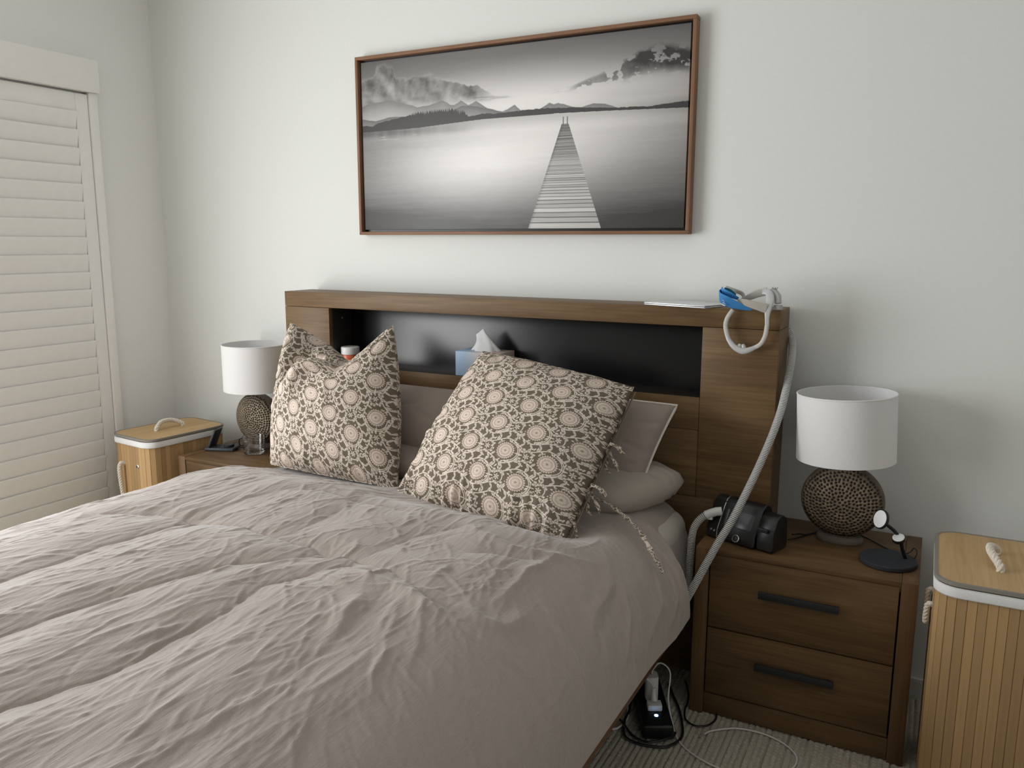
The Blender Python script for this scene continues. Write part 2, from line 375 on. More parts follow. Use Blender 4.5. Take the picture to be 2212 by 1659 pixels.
# overall softness and short linen wrinkles
side_w = sm(1.38, 1.56, UU)
D += (.018*(vnoise(UU*5, VV*4, 41, 2)-.5)+.004*(vnoise(UU*13, VV*8, 42, 3)-.5))*(1-.6*side_w)
r2 = np.random.default_rng(5)
du, dv = U[1]-U[0], Yv[0]-Yv[1]
for k in range(3400):
    u0, v0 = r2.uniform(-.05, 1.5), r2.uniform(-2.2, -.4)
    if k > 2900: u0 = r2.uniform(1.4, 1.8)
    knot = math.exp(-((u0-1.15)**2+(v0+1.15)**2)/.09)
    base = PI/2+.25*math.sin(3*u0+2*v0)
    if v0 > -.75: base = PI*.30+.2*math.sin(5*u0)
    if u0 > 1.45: base = r2.normal(-.5, .16)
    ang = base+r2.normal(0, (.20+.7*knot))
    ln = r2.uniform(.02, .10)*(1-.4*knot)*(1.5 if u0 > 1.45 else 1); wd = r2.choice([r2.uniform(.0022, .0045), r2.uniform(.005, .009)], p=[.93, .07]); am = r2.uniform(.18, .50)*wd*(1+.4*knot)*(.75 if u0 > 1.42 else 1)*r2.choice([1, 1, -.7])
    i0, i1 = int((-.235-v0-.16)/dv), int((-.235-v0+.16)/dv)+1; j0, j1 = int((u0-.16-U[0])/du), int((u0+.16-U[0])/du)+1
    i0, j0 = max(i0, 0), max(j0, 0); i1, j1 = min(i1, len(Yv)), min(j1, len(U))
    if i1-i0 < 3 or j1-j0 < 3: continue
    a, b = UU[i0:i1, j0:j1]-u0, VV[i0:i1, j0:j1]-v0; c_, s_ = math.cos(ang), math.sin(ang)
    p, q = a*c_+b*s_, -a*s_+b*c_; q = q+r2.normal(0, .12)*p+r2.normal(0, 2.5)*p*p
    D[i0:i1, j0:j1] += am*np.exp(-(p/ln)**2)*np.exp(-(q/wd)**2)
# the duvet sinks under the weight of the two cushions
for (uc, vc, su, sv, am) in ((.50, -.56, .30, .10, .022), (1.10, -.66, .32, .10, .03), (1.34, -.70, .12, .09, .02)):
    D -= am*np.exp(-((UU-uc)/su)**4-((VV-vc-.19*0)/sv)**2)
PS = np.stack([BX, BY, BZ], -1)
tu = np.gradient(PS, axis=1); tv = np.gradient(PS, axis=0); nn = np.cross(tu, -tv); nn /= np.linalg.norm(nn, axis=-1, keepdims=True)+1e-9
fade = np.clip(np.minimum((UU-U[0])/.08, (U[-1]-UU)/.05), 0, 1)*np.clip((-.235-VV)/.06, 0, 1)
PD = PS+nn*(D*fade)[..., None]
MAT['duvet'] = mat('taupe_linen_duvet', (.35, .298, .265), .72, **{'Sheen Weight': .6, 'Sheen Roughness': .36})
_n = noise(MAT['duvet'], 420, 3, sc=(1, 1, 1)); _w = noise(MAT['duvet'], 62, 4, .6, sc=(2.4, .28, 1), dist=.6)
_r = ramp(MAT['duvet'], _n.outputs['Fac'], [(.3, (.327, .278, .247)), (.7, (.373, .318, .283))]); L(MAT['duvet'], _r.outputs[0], bsdf(MAT['duvet']).inputs['Base Color'])
_b = bump(MAT['duvet'], _w.outputs['Fac'], .5, .0024); bump(MAT['duvet'], _n.outputs['Fac'], .12, .001, _b)
dv_o = obj('duvet', MB().grid(PD[:, ::-1]), MAT['duvet'], ang=180)
tag(dv_o, 'rumpled taupe linen duvet covering the bed and hanging over its side', 'duvet')

# ------------------------------------------------------------------ pillows and cushions
def cushion(corners, thick, n=56, expo=.55, bulge=.03, dip=None, seed=1, wr=.004, wn=60, uvs=(1, 1), uvrot=False, rnd=0, edge=.0, pw=2.2):
    """two inflated panels between four corner points BL, BR, TR, TL (front faces the side of (BR-BL)x(TL-BL))"""
    BL, BR, TR, TL = [np.array(c, float) for c in corners]
    u = np.linspace(0, 1, n); v = np.linspace(0, 1, n); Ug, Vg = np.meshgrid(u, v)
    ex = (BR-BL); ey = (TL-BL); nz = np.cross(ex, ey); nz /= np.linalg.norm(nz)
    Ub, Vb = Ug.copy(), Vg.copy()
    a, b = 2*Ug-1, 2*Vg-1
    # pillow outline: sides belly slightly inwards between pointed corners when bulge < 0
    Ub = .5+.5*a*(1+bulge*(1-b**2)*2); Vb = .5+.5*b*(1+(bulge*.6)*(1-a**2)*2)
    Ub = .5+(Ub-.5)*(1-rnd*np.abs(b)**5); Vb = .5+(Vb-.5)*(1-rnd*np.abs(a)**5)
    T = (np.clip(1-np.abs(a)**pw, 0, 1)*np.clip(1-np.abs(b)**pw, 0, 1))**expo
    rr = np.random.default_rng(seed); W = np.zeros_like(T)
    for _ in range(wn):
        if rr.random() < .7:
            s = rr.integers(4); t = rr.random(); c0 = [(t, 0), (t, 1), (0, t), (1, t)][s]; dirn = np.array([.5, .5])-np.array(c0)+rr.normal(0, .12, 2)
            c0 = np.array(c0)+.12*dirn
        else: c0 = rr.random(2); dirn = rr.normal(0, 1, 2)
        dirn /= np.linalg.norm(dirn)+1e-9; p = (Ug-c0[0])*dirn[0]+(Vg-c0[1])*dirn[1]; q = -(Ug-c0[0])*dirn[1]+(Vg-c0[1])*dirn[0]
        W += rr.uniform(.3, 1)*rr.choice([1, -1])*np.exp(-(p/rr.uniform(.06, .16))**2)*np.exp(-(q/rr.uniform(.012, .03))**2)
    W = W*wr*np.clip(T*3, 0, 1)
    if edge:
        for c_, ax in ((0, 0),):
            W += edge*np.sin(Ug*66+4*np.sin(Ug*15)+5*Vg)*(.4+1.1*vnoise(Ug*9, Vg*0, 77, 2))*np.exp(-(Vg/.13)**2)*np.clip(Vg/.03, 0, 1)
    out = []
    for sgn in (1, -1):
        off = T*thick*.5*sgn+W*(1 if sgn > 0 else .6)
        uu, vv = Ub, Vb; dz = np.zeros_like(off)
        if dip: uu, vv, dz = dip(Ug, Vg, Ub, Vb, sgn)
        P_ = (BL*(1-uu[..., None])*(1-vv[..., None])+BR*uu[..., None]*(1-vv[..., None])+TR*uu[..., None]*vv[..., None]+TL*(1-uu[..., None])*vv[..., None])
        out.append(P_+nz*(off+dz)[..., None])
    mb = MB(); n2 = n*n
    Vt = np.concatenate([out[0].reshape(-1, 3), out[1].reshape(-1, 3)])
    # weld the rims of the two panels
    rim = (Ug == 0) | (Ug == 1) | (Vg == 0) | (Vg == 1); rim = rim.ravel()
    idx = np.arange(2*n2); idx[n2:][rim] = np.arange(n2)[rim]
    fs, uvl = [], []
    UVx, UVy = (Ug*uvs[0]).ravel(), (Vg*uvs[1]).ravel()
    if uvrot: UVx, UVy = (Vg*uvs[0]).ravel(), (1-Ug).ravel()*uvs[1]
    for s_ in (0, 1):
        for i in range(n-1):
            for j in range(n-1):
                q = [i*n+j, i*n+j+1, (i+1)*n+j+1, (i+1)*n+j]
                if s_: q = q[::-1]
                fs.append(tuple(int(idx[x+s_*n2]) for x in q)); uvl += [(UVx[x]+.37*s_, UVy[x]) for x in q]
    used = np.unique(np.array(fs)); remap = -np.ones(2*n2, int); remap[used] = np.arange(len(used))
    mb.v = [tuple(x) for x in Vt[used]]; mb.f = [tuple(int(remap[x]) for x in f) for f in fs]; mb.uv = uvl
    info = dict(front=out[0], back=out[1])
    return mb, info
def cushion_obj(name, mb, m, parent=None):
    me = build(mb, name, m, True, 180)
    uv = me.uv_layers.new(name='UVMap'); uv.data.foreach_set('uv', np.array(mb.uv, np.float32).ravel())
    o = bpy.data.objects.new(name, me); C.objects.link(o)
    if parent: o.parent = parent
    return o

# lower pillows, flat on the mattress
mb, _ = cushion([(.86, -.50, .604), (1.45, -.48, .597), (1.59, -.215, .628), (.86, -.205, .615)], .15, 48, .36, .02, seed=3, wr=.007, wn=60, rnd=.07, pw=2.6)
tag(cushion_obj('pillow', mb, MAT['linen']), 'pale greige linen pillow lying flat under the white-piped pillow', 'pillow', 'bed pillows')
mb, _ = cushion([(.23, -.47, .598), (.84, -.47, .598), (.84, -.205, .605), (.23, -.205, .605)], .13, 40, .42, .02, seed=4, wr=.005, wn=40)
tag(cushion_obj('pillow', mb, MAT['taupe']), 'taupe pillow lying flat, seen low in the gap between the patterned cushions', 'pillow', 'bed pillows')
# upper pillows leaning on the headboard
pl = thing('pillow', 'taupe pillow with white piped edge leaning on the right of the headboard', 'pillow', (1.2, -.3, .62), 0, 'bed pillows')
off = np.array((1.2, -.3, .62))
cs = [np.array(c)-off for c in ((.93, -.34, .62), (1.47, -.36, .60), (1.540, -.245, .848), (.95, -.235, .862))]
mb, inf = cushion(cs, .15, 48, .5, -.015, seed=8, wr=.005, wn=50)
cushion_obj('pillow_cover', mb, MAT['taupe'], pl)
fr = inf['front']; pth = [tuple(p) for p in np.concatenate([fr[0, ::3], fr[::3, -1], fr[-1, ::-3], fr[::-3, 0]])]
cl = []
for p in pth:
    if not cl or (Vector(p)-Vector(cl[-1])).length > .004: cl.append(p)
obj('piping', MB().tube(cl, .0040, 6, closed=True), MAT['piping'], pl)
mb, _ = cushion([(.27, -.34, .60), (.92, -.35, .60), (.92, -.225, .825), (.27, -.225, .830)], .15, 44, .5, -.01, seed=9, wr=.005, wn=50)
tag(cushion_obj('pillow', mb, MAT['taupe']), 'plain taupe pillow leaning on the headboard, seen between the two patterned cushions', 'pillow', 'bed pillows')

# block-print fabric: one repeat painted with numpy (two staggered flower columns, vines, leaves)
def print_tile(w_=440, h_=345, W=.176, Hh=.138):
    x = (np.arange(w_)+.5)/w_*W; y = (np.arange(h_)+.5)/h_*Hh; Xg, Yg = np.meshgrid(x, y)
    dark = np.array((.15, .118, .082)); cream = np.array((.74, .65, .56)); pink = np.array((.63, .515, .435))
    a = np.zeros((h_, w_)); pk = np.zeros((h_, w_))
    wx = .0012*(vnoise(Xg*400, Yg*400, 2, 2)-.5); wy = .0012*(vnoise(Xg*400+9, Yg*400, 4, 2)-.5)
    def dl(cx_, cy_):
        dx = (Xg+wx-cx_+W/2) % W-W/2; dy = (Yg+wy-cy_+Hh/2) % Hh-Hh/2; return dx, dy
    def put(mask, p=0):
        nonlocal a, pk
        a = np.maximum(a, mask); pk = np.where(mask > .5, p, pk)
    def cut(mask):
        nonlocal a
        a = a*(1-mask)
    S = lambda d, e=.0006: np.clip(.5-d/e, 0, 1)
    for col in (0, 1):
        cx0 = .044+col*.088; cy0 = .035+col*.069
        # wavering vine on each side of the column, with leaves
        for sd in (-1, 1):
            ph_ = 2*PI*(Yg-cy0)/Hh
            xx = cx0+sd*(.030+.012*np.cos(ph_))
            dx = (Xg+wx-xx+W/2) % W-W/2; put(S(np.abs(dx)-.0019))
            for k in range(10):
                yy = cy0+Hh*k/10; x_ = cx0+sd*(.030+.012*math.cos(2*PI*k/10)); s2 = 1 if k % 2 else -1
                ang = (PI/2-s2*.85); dx, dy = dl(x_+s2*.0075, yy+.004)
                p, q = dx*math.cos(ang)+dy*math.sin(ang), -dx*math.sin(ang)+dy*math.cos(ang)
                put(S((np.sqrt((p/.0085)**2+(q/.0031)**2)-1)*.003)); cut(S(np.abs(q)-.00045)*S(np.abs(p)-.006)*.8)
        # filler leaves and buds scattered through the ground
        rf = np.random.default_rng(11+col)
        for k in range(34):
            fx_, fy_ = cx0+rf.uniform(-.044, .044), cy0+rf.uniform(0, Hh); ang = rf.uniform(0, PI)
            dx, dy = dl(fx_, fy_); p, q = dx*math.cos(ang)+dy*math.sin(ang), -dx*math.sin(ang)+dy*math.cos(ang); q = q+18*p*p*rf.choice([-1, 1])
            e_ = (np.sqrt((p/rf.uniform(.004, .0075))**2+(q/.0022)**2)-1)*.0025
            cut(S(e_-.0009)); put(S(e_))
        # flower medallion: scalloped petals, ring, heart
        dx, dy = dl(cx0, cy0); r = np.hypot(dx, dy*.94)*1.08; th = np.arctan2(dy, dx)
        cut(S(r-.0345)); put(S(r-(.0300+.0019*np.cos(th*24))), 1)
        cut(S(np.abs(r-.0238)-.0007))
        for k in range(24):
            an = 2*PI*(k+.5)/24; d_ = np.abs(-dx*math.sin(an)+dy*math.cos(an)); cut(S(d_-.00035)*S(.0248-r)*S(r-.0315)*((dx*math.cos(an)+dy*math.sin(an)) > 0)*.75)
        put(S(np.abs(r-.0195-.0012*np.cos(th*9))-.0014), 0); cut(S(np.abs(r-.0145)-.0005)*.6)
        put(S(np.abs(r-.0085)-.0018), 0); cut(S(r-.0035)*.6)
        for k in range(8):
            ex_, ey_ = dx-.0088*math.cos(2*PI*k/8), dy-.0088*math.sin(2*PI*k/8); cut(S(np.hypot(ex_, ey_)-.0009)*.7)
        # double calyx sweeping under the flower and up its sides
        for rad in (.0325, .0370):
            ex_, ey_ = dl(cx0, cy0+.004); rr_ = np.hypot(ex_, ey_*.86); put(S(np.abs(rr_-rad)-.0012)*(ey_ > (.004 if rad < .035 else .012)))
        ex_, ey_ = dl(cx0, cy0+.046); put(S(np.abs(ex_)-.0017)*(np.abs(ey_) < .012))
        # small star flower with its cup, and buds, between the medallions
        ex_, ey_ = dl(cx0, cy0+Hh/2+.002); r = np.hypot(ex_, ey_); th = np.arctan2(ey_, ex_)
        cut(S(r-.0125)); put(S(r-(.0072+.0030*np.cos(th*6)))); cut(S(np.abs(r-.0032)-.0006))
        put(S(np.abs(np.hypot(ex_, ey_-.003)-.0165)-.0013)*(ey_ > -.008))
        for sx_, sy_ in ((-.019, .006), (.019, .006), (-.012, -.016), (.012, -.016), (-.021, -.012), (.021, -.012), (-.013, .022), (.013, .022)):
            fx_, fy_ = dl(cx0+sx_, cy0+Hh/2+sy_); rr_ = np.hypot(fx_*1.25, fy_*.85); cut(S(rr_-.0055)); put(S(rr_-.0043)); cut(S(np.abs(rr_-.0022)-.0004)*.6)
    a = np.clip(a*(.86+.28*vnoise(Xg*900, Yg*900, 6, 2)), 0, 1)
    colr = dark*(1-a[..., None])+np.where(pk[..., None] > .5, pink, cream)*a[..., None]
    colr = colr*(.92+.16*vnoise(Xg*2200, Yg*2200, 8, 1))[..., None]
    return np.where(colr <= .0031308, colr*12.92, 1.055*np.clip(colr, 1e-5, 1)**(1/2.4)-.055)
MAT['print'] = print_mat('block_print_cotton', image_from('block_print', print_tile()), .85)
# left cushion, chopped in the middle so two ears stand up
def chop(Ug, Vg, Ub, Vb, sgn):
    c0 = .635
    d = np.where(Ug < c0, Ug/c0, (1-Ug)/(1-c0)); d = np.clip(d, 0, 1)
    vv = Vb*(1-.345*d**1.25*Vb**2.4)
    uu = Ub+.055*np.clip(Vb-.15, 0, 1)*(1-Vb)*np.where(Ug > .5, 1, -.3)
    # fold line from the notch down to the left: everything above-left of it sinks behind the right lobe
    n_x, n_y = -.746, .665; q = (Ug-.585)*n_x+(Vg-1.0)*n_y
    reach = sm(.08, .26, Ug)
    back = -.085*sm(-.006, .014, q)*reach
    dz = back*(1 if sgn > 0 else .9)
    if sgn > 0: dz = dz+.035*np.exp(-((q+.06)/.07)**2)*sm(.15, .4, Ug)*sm(.95, .7, Ug)
    return uu, vv, dz
ca = thing('cushion', 'square floral block-print cushion standing with a chopped top, left on the bed', 'cushion', (.45, -.42, .60), 0, 'patterned cushions')
off = np.array((.45, -.42, .60))
mb, _ = cushion([np.array(c)-off for c in ((.250, -.545, .572), (.768, -.545, .562), (.632, -.36, 1.047), (.205, -.37, 1.035))], .25, 96, .52, .006, chop, 21, .006, 60, (.62/.176, .60/.138))
cushion_obj('cushion_cover', mb, MAT['print'], ca)
# right cushion, leaning, print turned
cb = thing('cushion', 'leaning floral block-print cushion with fabric ties, right on the bed', 'cushion', (1.15, -.48, .62), 0, 'patterned cushions')
offb = np.array((1.15, -.48, .62))
mb, inf = cushion([np.array(c)-offb for c in ((.805, -.60, .566), (1.392, -.715, .550), (1.437, -.325, .906), (.915, -.275, .970))], .23, 96, .50, .0, None, 22, .006, 60, (.62/.176, .64/.138), True, edge=.009)
cushion_obj('cushion_cover', mb, MAT['print'], cb)
fr = inf['front']
hem_l = [tuple(fr[k, -1]) for k in range(2, 94, 3)]
obj('open_hem', MB().sweep([tuple(np.array(p)+(.006, -.0, -.006)) for p in hem_l], [(.014, .001), (.014, -.001), (-.006, -.001), (-.006, .001)], up=(.5, -.7, .4)), MAT['print'], cb)
def ribbon(pts, wd=.014, par=None, o_=offb):
    path = resample(spline([np.array(p)-o_ for p in pts], 10), .006); n_ = len(path)
    m_ = MB().sweep([tuple(p) for p in path], [(wd/2, .0009), (wd/2, -.0009), (-wd/2, -.0009), (-wd/2, .0009)], up=(0, 1, .3), twist=[.35*math.sin(i*.3) for i in range(n_)], scale=[.75+.25*math.sin(i*.9) for i in range(n_)])
    me = build(m_, 'tie', MAT['print']); uv = me.uv_layers.new(name='UVMap'); li = np.zeros(len(me.loops), np.int32); me.loops.foreach_get('vertex_index', li)
    co = np.array([v.co for v in me.vertices]); uv.data.foreach_set('uv', np.stack([co[li, 0]/.09, (co[li, 2]+co[li, 1])/.07], 1).astype(np.float32).ravel())
    o = bpy.data.objects.new('tie', me); C.objects.link(o); o.parent = par
edge = [tuple(fr[int(k*95), -1]+offb) for k in (0, .15, .35, .6, .8, 1)]
e35, e60, e80, e15 = [np.array(edge[i]) for i in (2, 3, 4, 1)]
for base in (e60, e35):
    for q in (((.012, -.01, .012), (.035, -.012, .006), (.052, -.01, -.012)), ((.015, -.012, -.02), (.034, -.016, -.045), (.038, -.016, -.06)), ((.006, -.014, -.03), (.004, -.018, -.055), (.018, -.02, -.066))):
        ribbon([base, *[base+np.array(v) for v in q]], .013, cb)
ribbon([e15, e15+np.array((.016, -.02, -.015)), e15+np.array((.022, -.03, -.035))], .009, cb)
RIB_LONG = [(1.335, -.52, .645), (1.40, -.515, .628), (1.458, -.525, .612), (1.542, -.575, .583), (1.60, -.63, .548), (1.640, -.665, .515)]
RIB_SHORT = [(1.375, -.715, .60), (1.352, -.745, .612), (1.325, -.75, .622), (1.322, -.79, .622)]
ribbon(RIB_LONG, .014, cb); ribbon(RIB_SHORT, .008, cb)

# ------------------------------------------------------------------ framed print over the bed
px0, px1, pz0, pz1, pd = .2527, 1.4953, 1.3353, 1.9621, .036
pf = thing('framed_picture', 'thin walnut framed black and white photo of a jetty on a lake', 'picture', ((px0+px1)/2, -.0005, pz0))
pc = (px0+px1)/2
fw = .011
def fr_bar(a, b, m): return obj('frame_bar', MB().box([a[0]-pc, a[1], a[2]-pz0], [b[0]-pc, b[1], b[2]-pz0], .001), m, pf)
MAT['walnut_x'] = wood('walnut_across', 0, (.15, .075, .04), (.235, .125, .07), (.31, .18, .105), .5, 1.6)
MAT['walnut_z'] = wood('walnut_upright', 2, (.15, .075, .04), (.235, .125, .07), (.31, .18, .105), .5, 1.6)
fr_bar((px0, -pd, pz1-fw), (px1, 0, pz1), MAT['walnut_x']); fr_bar((px0, -pd, pz0), (px1, 0, pz0+fw), MAT['walnut_x'])
fr_bar((px0, -pd, pz0+fw+.0003), (px0+fw, 0, pz1-fw-.0003), MAT['walnut_z']); fr_bar((px1-fw, -pd, pz0+fw+.0003), (px1, 0, pz1-fw-.0003), MAT['walnut_z'])
obj('shadow_tray', MB().box((px0+fw-pc, -.010, fw), (px1-fw-pc, 0, pz1-pz0-fw)), MAT['black'], pf)
cx0_, cx1_, cz0_, cz1_ = px0+fw+.008, px1-fw-.008, pz0+fw+.008, pz1-fw-.008
def lake(w_=1240, h_=620):
    u, v = np.meshgrid((np.arange(w_)+.5)/w_, (np.arange(h_)+.5)/h_); a = w_/h_
    # sky
    g = .30+.50*np.exp(-((u-.62)/.48)**2-((v-.30)/.16)**2)+.10*np.exp(-((v-.33)/.05)**2)
    g = g*(1-.35*sm(.25, 0, v)); g += .05*(vnoise(u*5, v*16, 3, 4)-.5)
    def poly(pts):
        p = np.array(pts); return np.interp(u, p[:, 0], p[:, 1])
    # left cumulus bank
    top = poly([(0, .10), (.04, .10), (.06, .045), (.085, .03), (.115, .05), (.125, .12), (.16, .13), (.20, .125), (.245, .108), (.275, .14), (.30, .155), (.34, .17), (.37, .20), (.40, .21), (.44, .25), (.47, .30), (1, .33)])
    top = top+.035*(vnoise(u*17, v*17/a, 5, 4)-.5)+.016*(np.abs(vnoise(u*46, v*46/a, 55, 3)-.5)*2-.5)
    cm = sm(-.003, .007, v-top)*sm(.47, .38, u)*sm(.315, .235, v)
    F = lambda du_, dv_: vnoise((u+du_)*20, (v+dv_)*20/a*1.15, 6, 5)
    emb = F(.010, -.012)-F(-.004, .006); g = g*(1-cm)+cm*np.clip(.235+.10*sm(.02, .14, v-top)-.55*emb+.12*(F(0, 0)-.5), .09, .62)
    hi = np.exp(-((v-top)/.010)**2)*sm(.45, .30, u)*.10; g += hi*vnoise(u*30, v*30, 8, 2)
    # thin mid clouds
    f = vnoise(u*9, v*40, 11, 4); g -= .22*sm(.55, .70, f)*np.exp(-((v-.275)/.03)**2)*sm(.36, .42, u)*sm(.72, .6, u)
    # dark drift of broken cloud on the right
    cy_ = poly([(0, .4), (.68, .262), (.73, .24), (.80, .215), (.87, .17), (.93, .155), (1, .175)]); th_ = poly([(0, .0), (.69, .006), (.76, .02), (.85, .05), (.95, .055), (1, .045)])
    f = .65*vnoise(u*38, v*52/a, 12, 4)+.35*vnoise(u*95, v*130/a, 44, 3); g -= (.30+.16*vnoise(u*60, v*60/a, 45, 3))*sm(.46, .53, f+.10*(1-((v-cy_)/(th_+.004))**2))*np.exp(-((v-cy_)/(th_+.006))**4)*sm(.67, .71, u)
    f = vnoise(u*30, v*40/a, 13, 3); g -= .3*sm(.45, .6, f)*np.exp(-((v-.118)/.012)**2-((u-.967)/.03)**2)
    g -= .2*sm(.5, .62, f)*np.exp(-((v-.124)/.010)**2-((u-.87)/.02)**2)
    f = vnoise(u*4, v*22, 14, 3); g -= .16*sm(.26, .32, v)*sm(.60, .8, u)*f
    # mountains
    mt_ = poly([(0, .258), (.032, .239), (.093, .232), (.129, .242), (.159, .26), (.2, .285), (.246, .276), (.286, .258), (.31, .285), (.325, .29), (.347, .270), (.372, .30), (.396, .278), (.434, .325), (.481, .348), (.495, .34), (.518, .318), (.538, .35), (.589, .355), (.623, .322), (.635, .33), (.648, .325), (.697, .360), (.716, .360), (.748, .345), (.781, .352), (.818, .378), (.885, .382), (1, .368)])
    mt_ = mt_+.008*(vnoise(u*60, u*0, 15, 3)-.5)
    mm = sm(0, .004, v-mt_)*(v < .42); g = g*(1-mm)+mm*(.24+.35*(v-mt_)/.12+.06*(vnoise(u*30, v*30, 16, 3)-.5))
    m2 = poly([(0, .33), (.05, .345), (.10, .33), (.2, .335), (.30, .33), (.35, .30), (.40, .31), (.47, .345), (.5, .37), (1, .4)])+.006*(vnoise(u*50, u*0+3, 17, 3)-.5)
    mm = sm(0, .004, v-m2)*(v < .42); g = g*(1-mm)+mm*(.17+.3*np.clip(v-m2, 0, .1)/.1)
    # treeline
    tr = poly([(0, .37), (.04, .375), (.055, .36), (.12, .342), (.17, .328), (.22, .322), (.26, .316), (.31, .318), (.355, .335), (.37, .362), (.42, .352), (.46, .358), (.52, .352), (.6, .35), (.7, .358), (.8, .374), (.9, .382), (1, .368)])
    sp = np.abs(((u*150+3*vnoise(u*30, u*0, 18, 2)) % 1)-.5)*.035*sm(.15, .20, u)*sm(.375, .36, u)*vnoise(u*70, u*0+5, 19, 2)*1.8
    tr = tr-.012*sm(.16, .2, u)*sm(.375, .36, u)+sp+.006*(vnoise(u*120, u*0+9, 20, 2)-.5)
    sh = poly([(0, .410), (.2, .405), (.37, .388), (.42, .384), (.65, .383), (.8, .390), (1, .403)])
    mm = sm(0, .003, v-tr)*(v < sh); g = g*(1-mm)+mm*.065
    # water
    wat = v >= sh
    gw = .20+.55*np.exp(-((u-.43)/.31)**2-((v-.62)/.20)**2)+.40*np.exp(-((u-.74)/.36)**2-((v-.47)/.20)**2)+.10*np.exp(-((v-.45)/.03)**2)
    gw -= .22*sm(.75, 1.0, v)*(1-.5*np.exp(-((u-.6)/.3)**2)); gw += .05*(vnoise(u*6, v*60, 21, 4)-.5)+.03*(vnoise(u*30, v*160, 22, 2)-.5)
    gw -= .16*np.exp(-((v-.43)/.028)**2)*sm(.44, .30, u)*(.6+.8*vnoise(u*60, v*4, 23, 2))
    gw += .5*sm(.66, .74, vnoise(u*26, v*200, 24, 2))*np.exp(-((v-.452)/.008)**2)*sm(.25, .2, u)*sm(.05, .08, u)
    g = np.where(wat, np.clip(gw, .075, .86), g)
    g = np.clip(g, .05, .86)*(1-.38*np.clip(np.hypot((u-.5)*1.5, (v-.5)*1.25)-.45, 0, 1))
    # jetty of planks
    vt, vb = .441, 1.0; t = (v-vt)/(vb-vt); uc = .669+(.669-.669)*t; lft = .659+(.561-.659)*t; rgt = .679+(.777-.679)*t
    inn = (t > 0) & (u > lft) & (u < rgt)
    dpt = 1/(np.clip(t, 0, 1)+.115); pl_ = dpt*20; fr_ = pl_ % 1; idp = np.floor(pl_)
    tone = .52+.22*(np.random.default_rng(3).random(400)[np.clip(idp, 0, 399).astype(int)]-.5)+.16*(vnoise(u*14, pl_*5, 25, 3)-.5)
    gap = sm(.80-.25*(1-np.clip(t, 0, 1)), .93, fr_); tone = tone*(1-.8*gap)*(.55+.5*sm(0, .5, t)); tone *= 1-.3*np.exp(-((u-lft)/.006)**2)
    g = np.where(inn, tone, g)
    for xp in (.663, .6755): g = np.where((np.abs(u-xp) < .0012) & (v > .404) & (v < .445), .12, g)
    g = np.clip(g, .03, .9); s = g[..., None]*np.array((1.0, .975, .95)); return np.where(s <= .0031308, s*12.92, 1.055*s**(1/2.4)-.055)
MAT['lake'] = print_mat('lake_photo_print', image_from('lake_print', lake()), .45, False)
cvm = build(MB().box((cx0_-pc, -.0245, cz0_-pz0), (cx1_-pc, -.0101, cz1_-pz0), .0008), 'canvas', MAT['lake'])
uv = cvm.uv_layers.new(name='UVMap'); li = np.zeros(len(cvm.loops), np.int32); cvm.loops.foreach_get('vertex_index', li); co = np.array([v.co for v in cvm.vertices])
uv.data.foreach_set('uv', np.stack([(co[li, 0]+pc-cx0_)/(cx1_-cx0_), (co[li, 2]+pz0-cz0_)/(cz1_-cz0_)], 1).astype(np.float32).ravel())
obj('canvas', cvm, None, pf)

# ------------------------------------------------------------------ bedside tables
def bedside(name, label, x0, x1, yf, yb, h):
    t = thing(name, label, 'bedside table', ((x0+x1)/2, yf, 0), 0, 'oak bedside tables'); wd = (x1-x0)/2; dp = yb-yf; pw = .038
    def bp(n_, a, b, m, par=t, bev=.0015): return obj(n_, MB().box(a, b, bev), m, par)
    bp('side_panel', (-wd, 0, 0), (-wd+pw, dp, h), MAT['stand_z']); bp('side_panel', (wd-pw, 0, 0), (wd, dp, h), MAT['stand_z'])
    bp('top', (-wd+pw+.0005, .004, h-.028), (wd-pw-.0005, dp, h-.001), MAT['stand_x'])
    bp('top_edge', (-wd+pw+.0005, .0005, h-.013), (wd-pw-.0005, .0038, h-.0015), MAT['stand_x'], t, .0008)
    bp('back', (-wd+pw, dp-.012, .03), (wd-pw, dp-.001, h-.03), MAT['stand_x'])
    bp('plinth', (-wd+pw+.0005, .006, .004), (wd-pw-.0005, .03, .064), MAT['stand_x'])
    zz = [(.069, .262), (.266, h-.016)]
    for k, (a, b) in enumerate(zz):
        d = bp('drawer', (-wd+pw+.004, .001, a), (wd-pw-.004, .02, b), MAT['stand_x'], t, .001)
        zc = a+(b-a)*.60
        m_ = MB().box((-.10, -.020, zc-.0095), (.10, -.011, zc+.0095), .0015).box((-.09, -.0135, zc-.004), (-.08, .001, zc+.004)).box((.08, -.0135, zc-.004), (.09, .001, zc+.004))
        obj('handle', m_, MAT['blackm'], d)
    bp('carcass', (-wd+pw, .022, .06), (wd-pw, dp-.013, h-.0285), MAT['void'], t, 0)
    return t
bedside('bedside_table', 'dark oak two-drawer bedside table right of the bed under the round lamp', 1.647, 2.1963, -.3844, -.016, .4895)
bedside('bedside_table', 'oak bedside table left of the bed, mostly behind the duvet', -.388, .1605, -.3844, -.016, .4895)

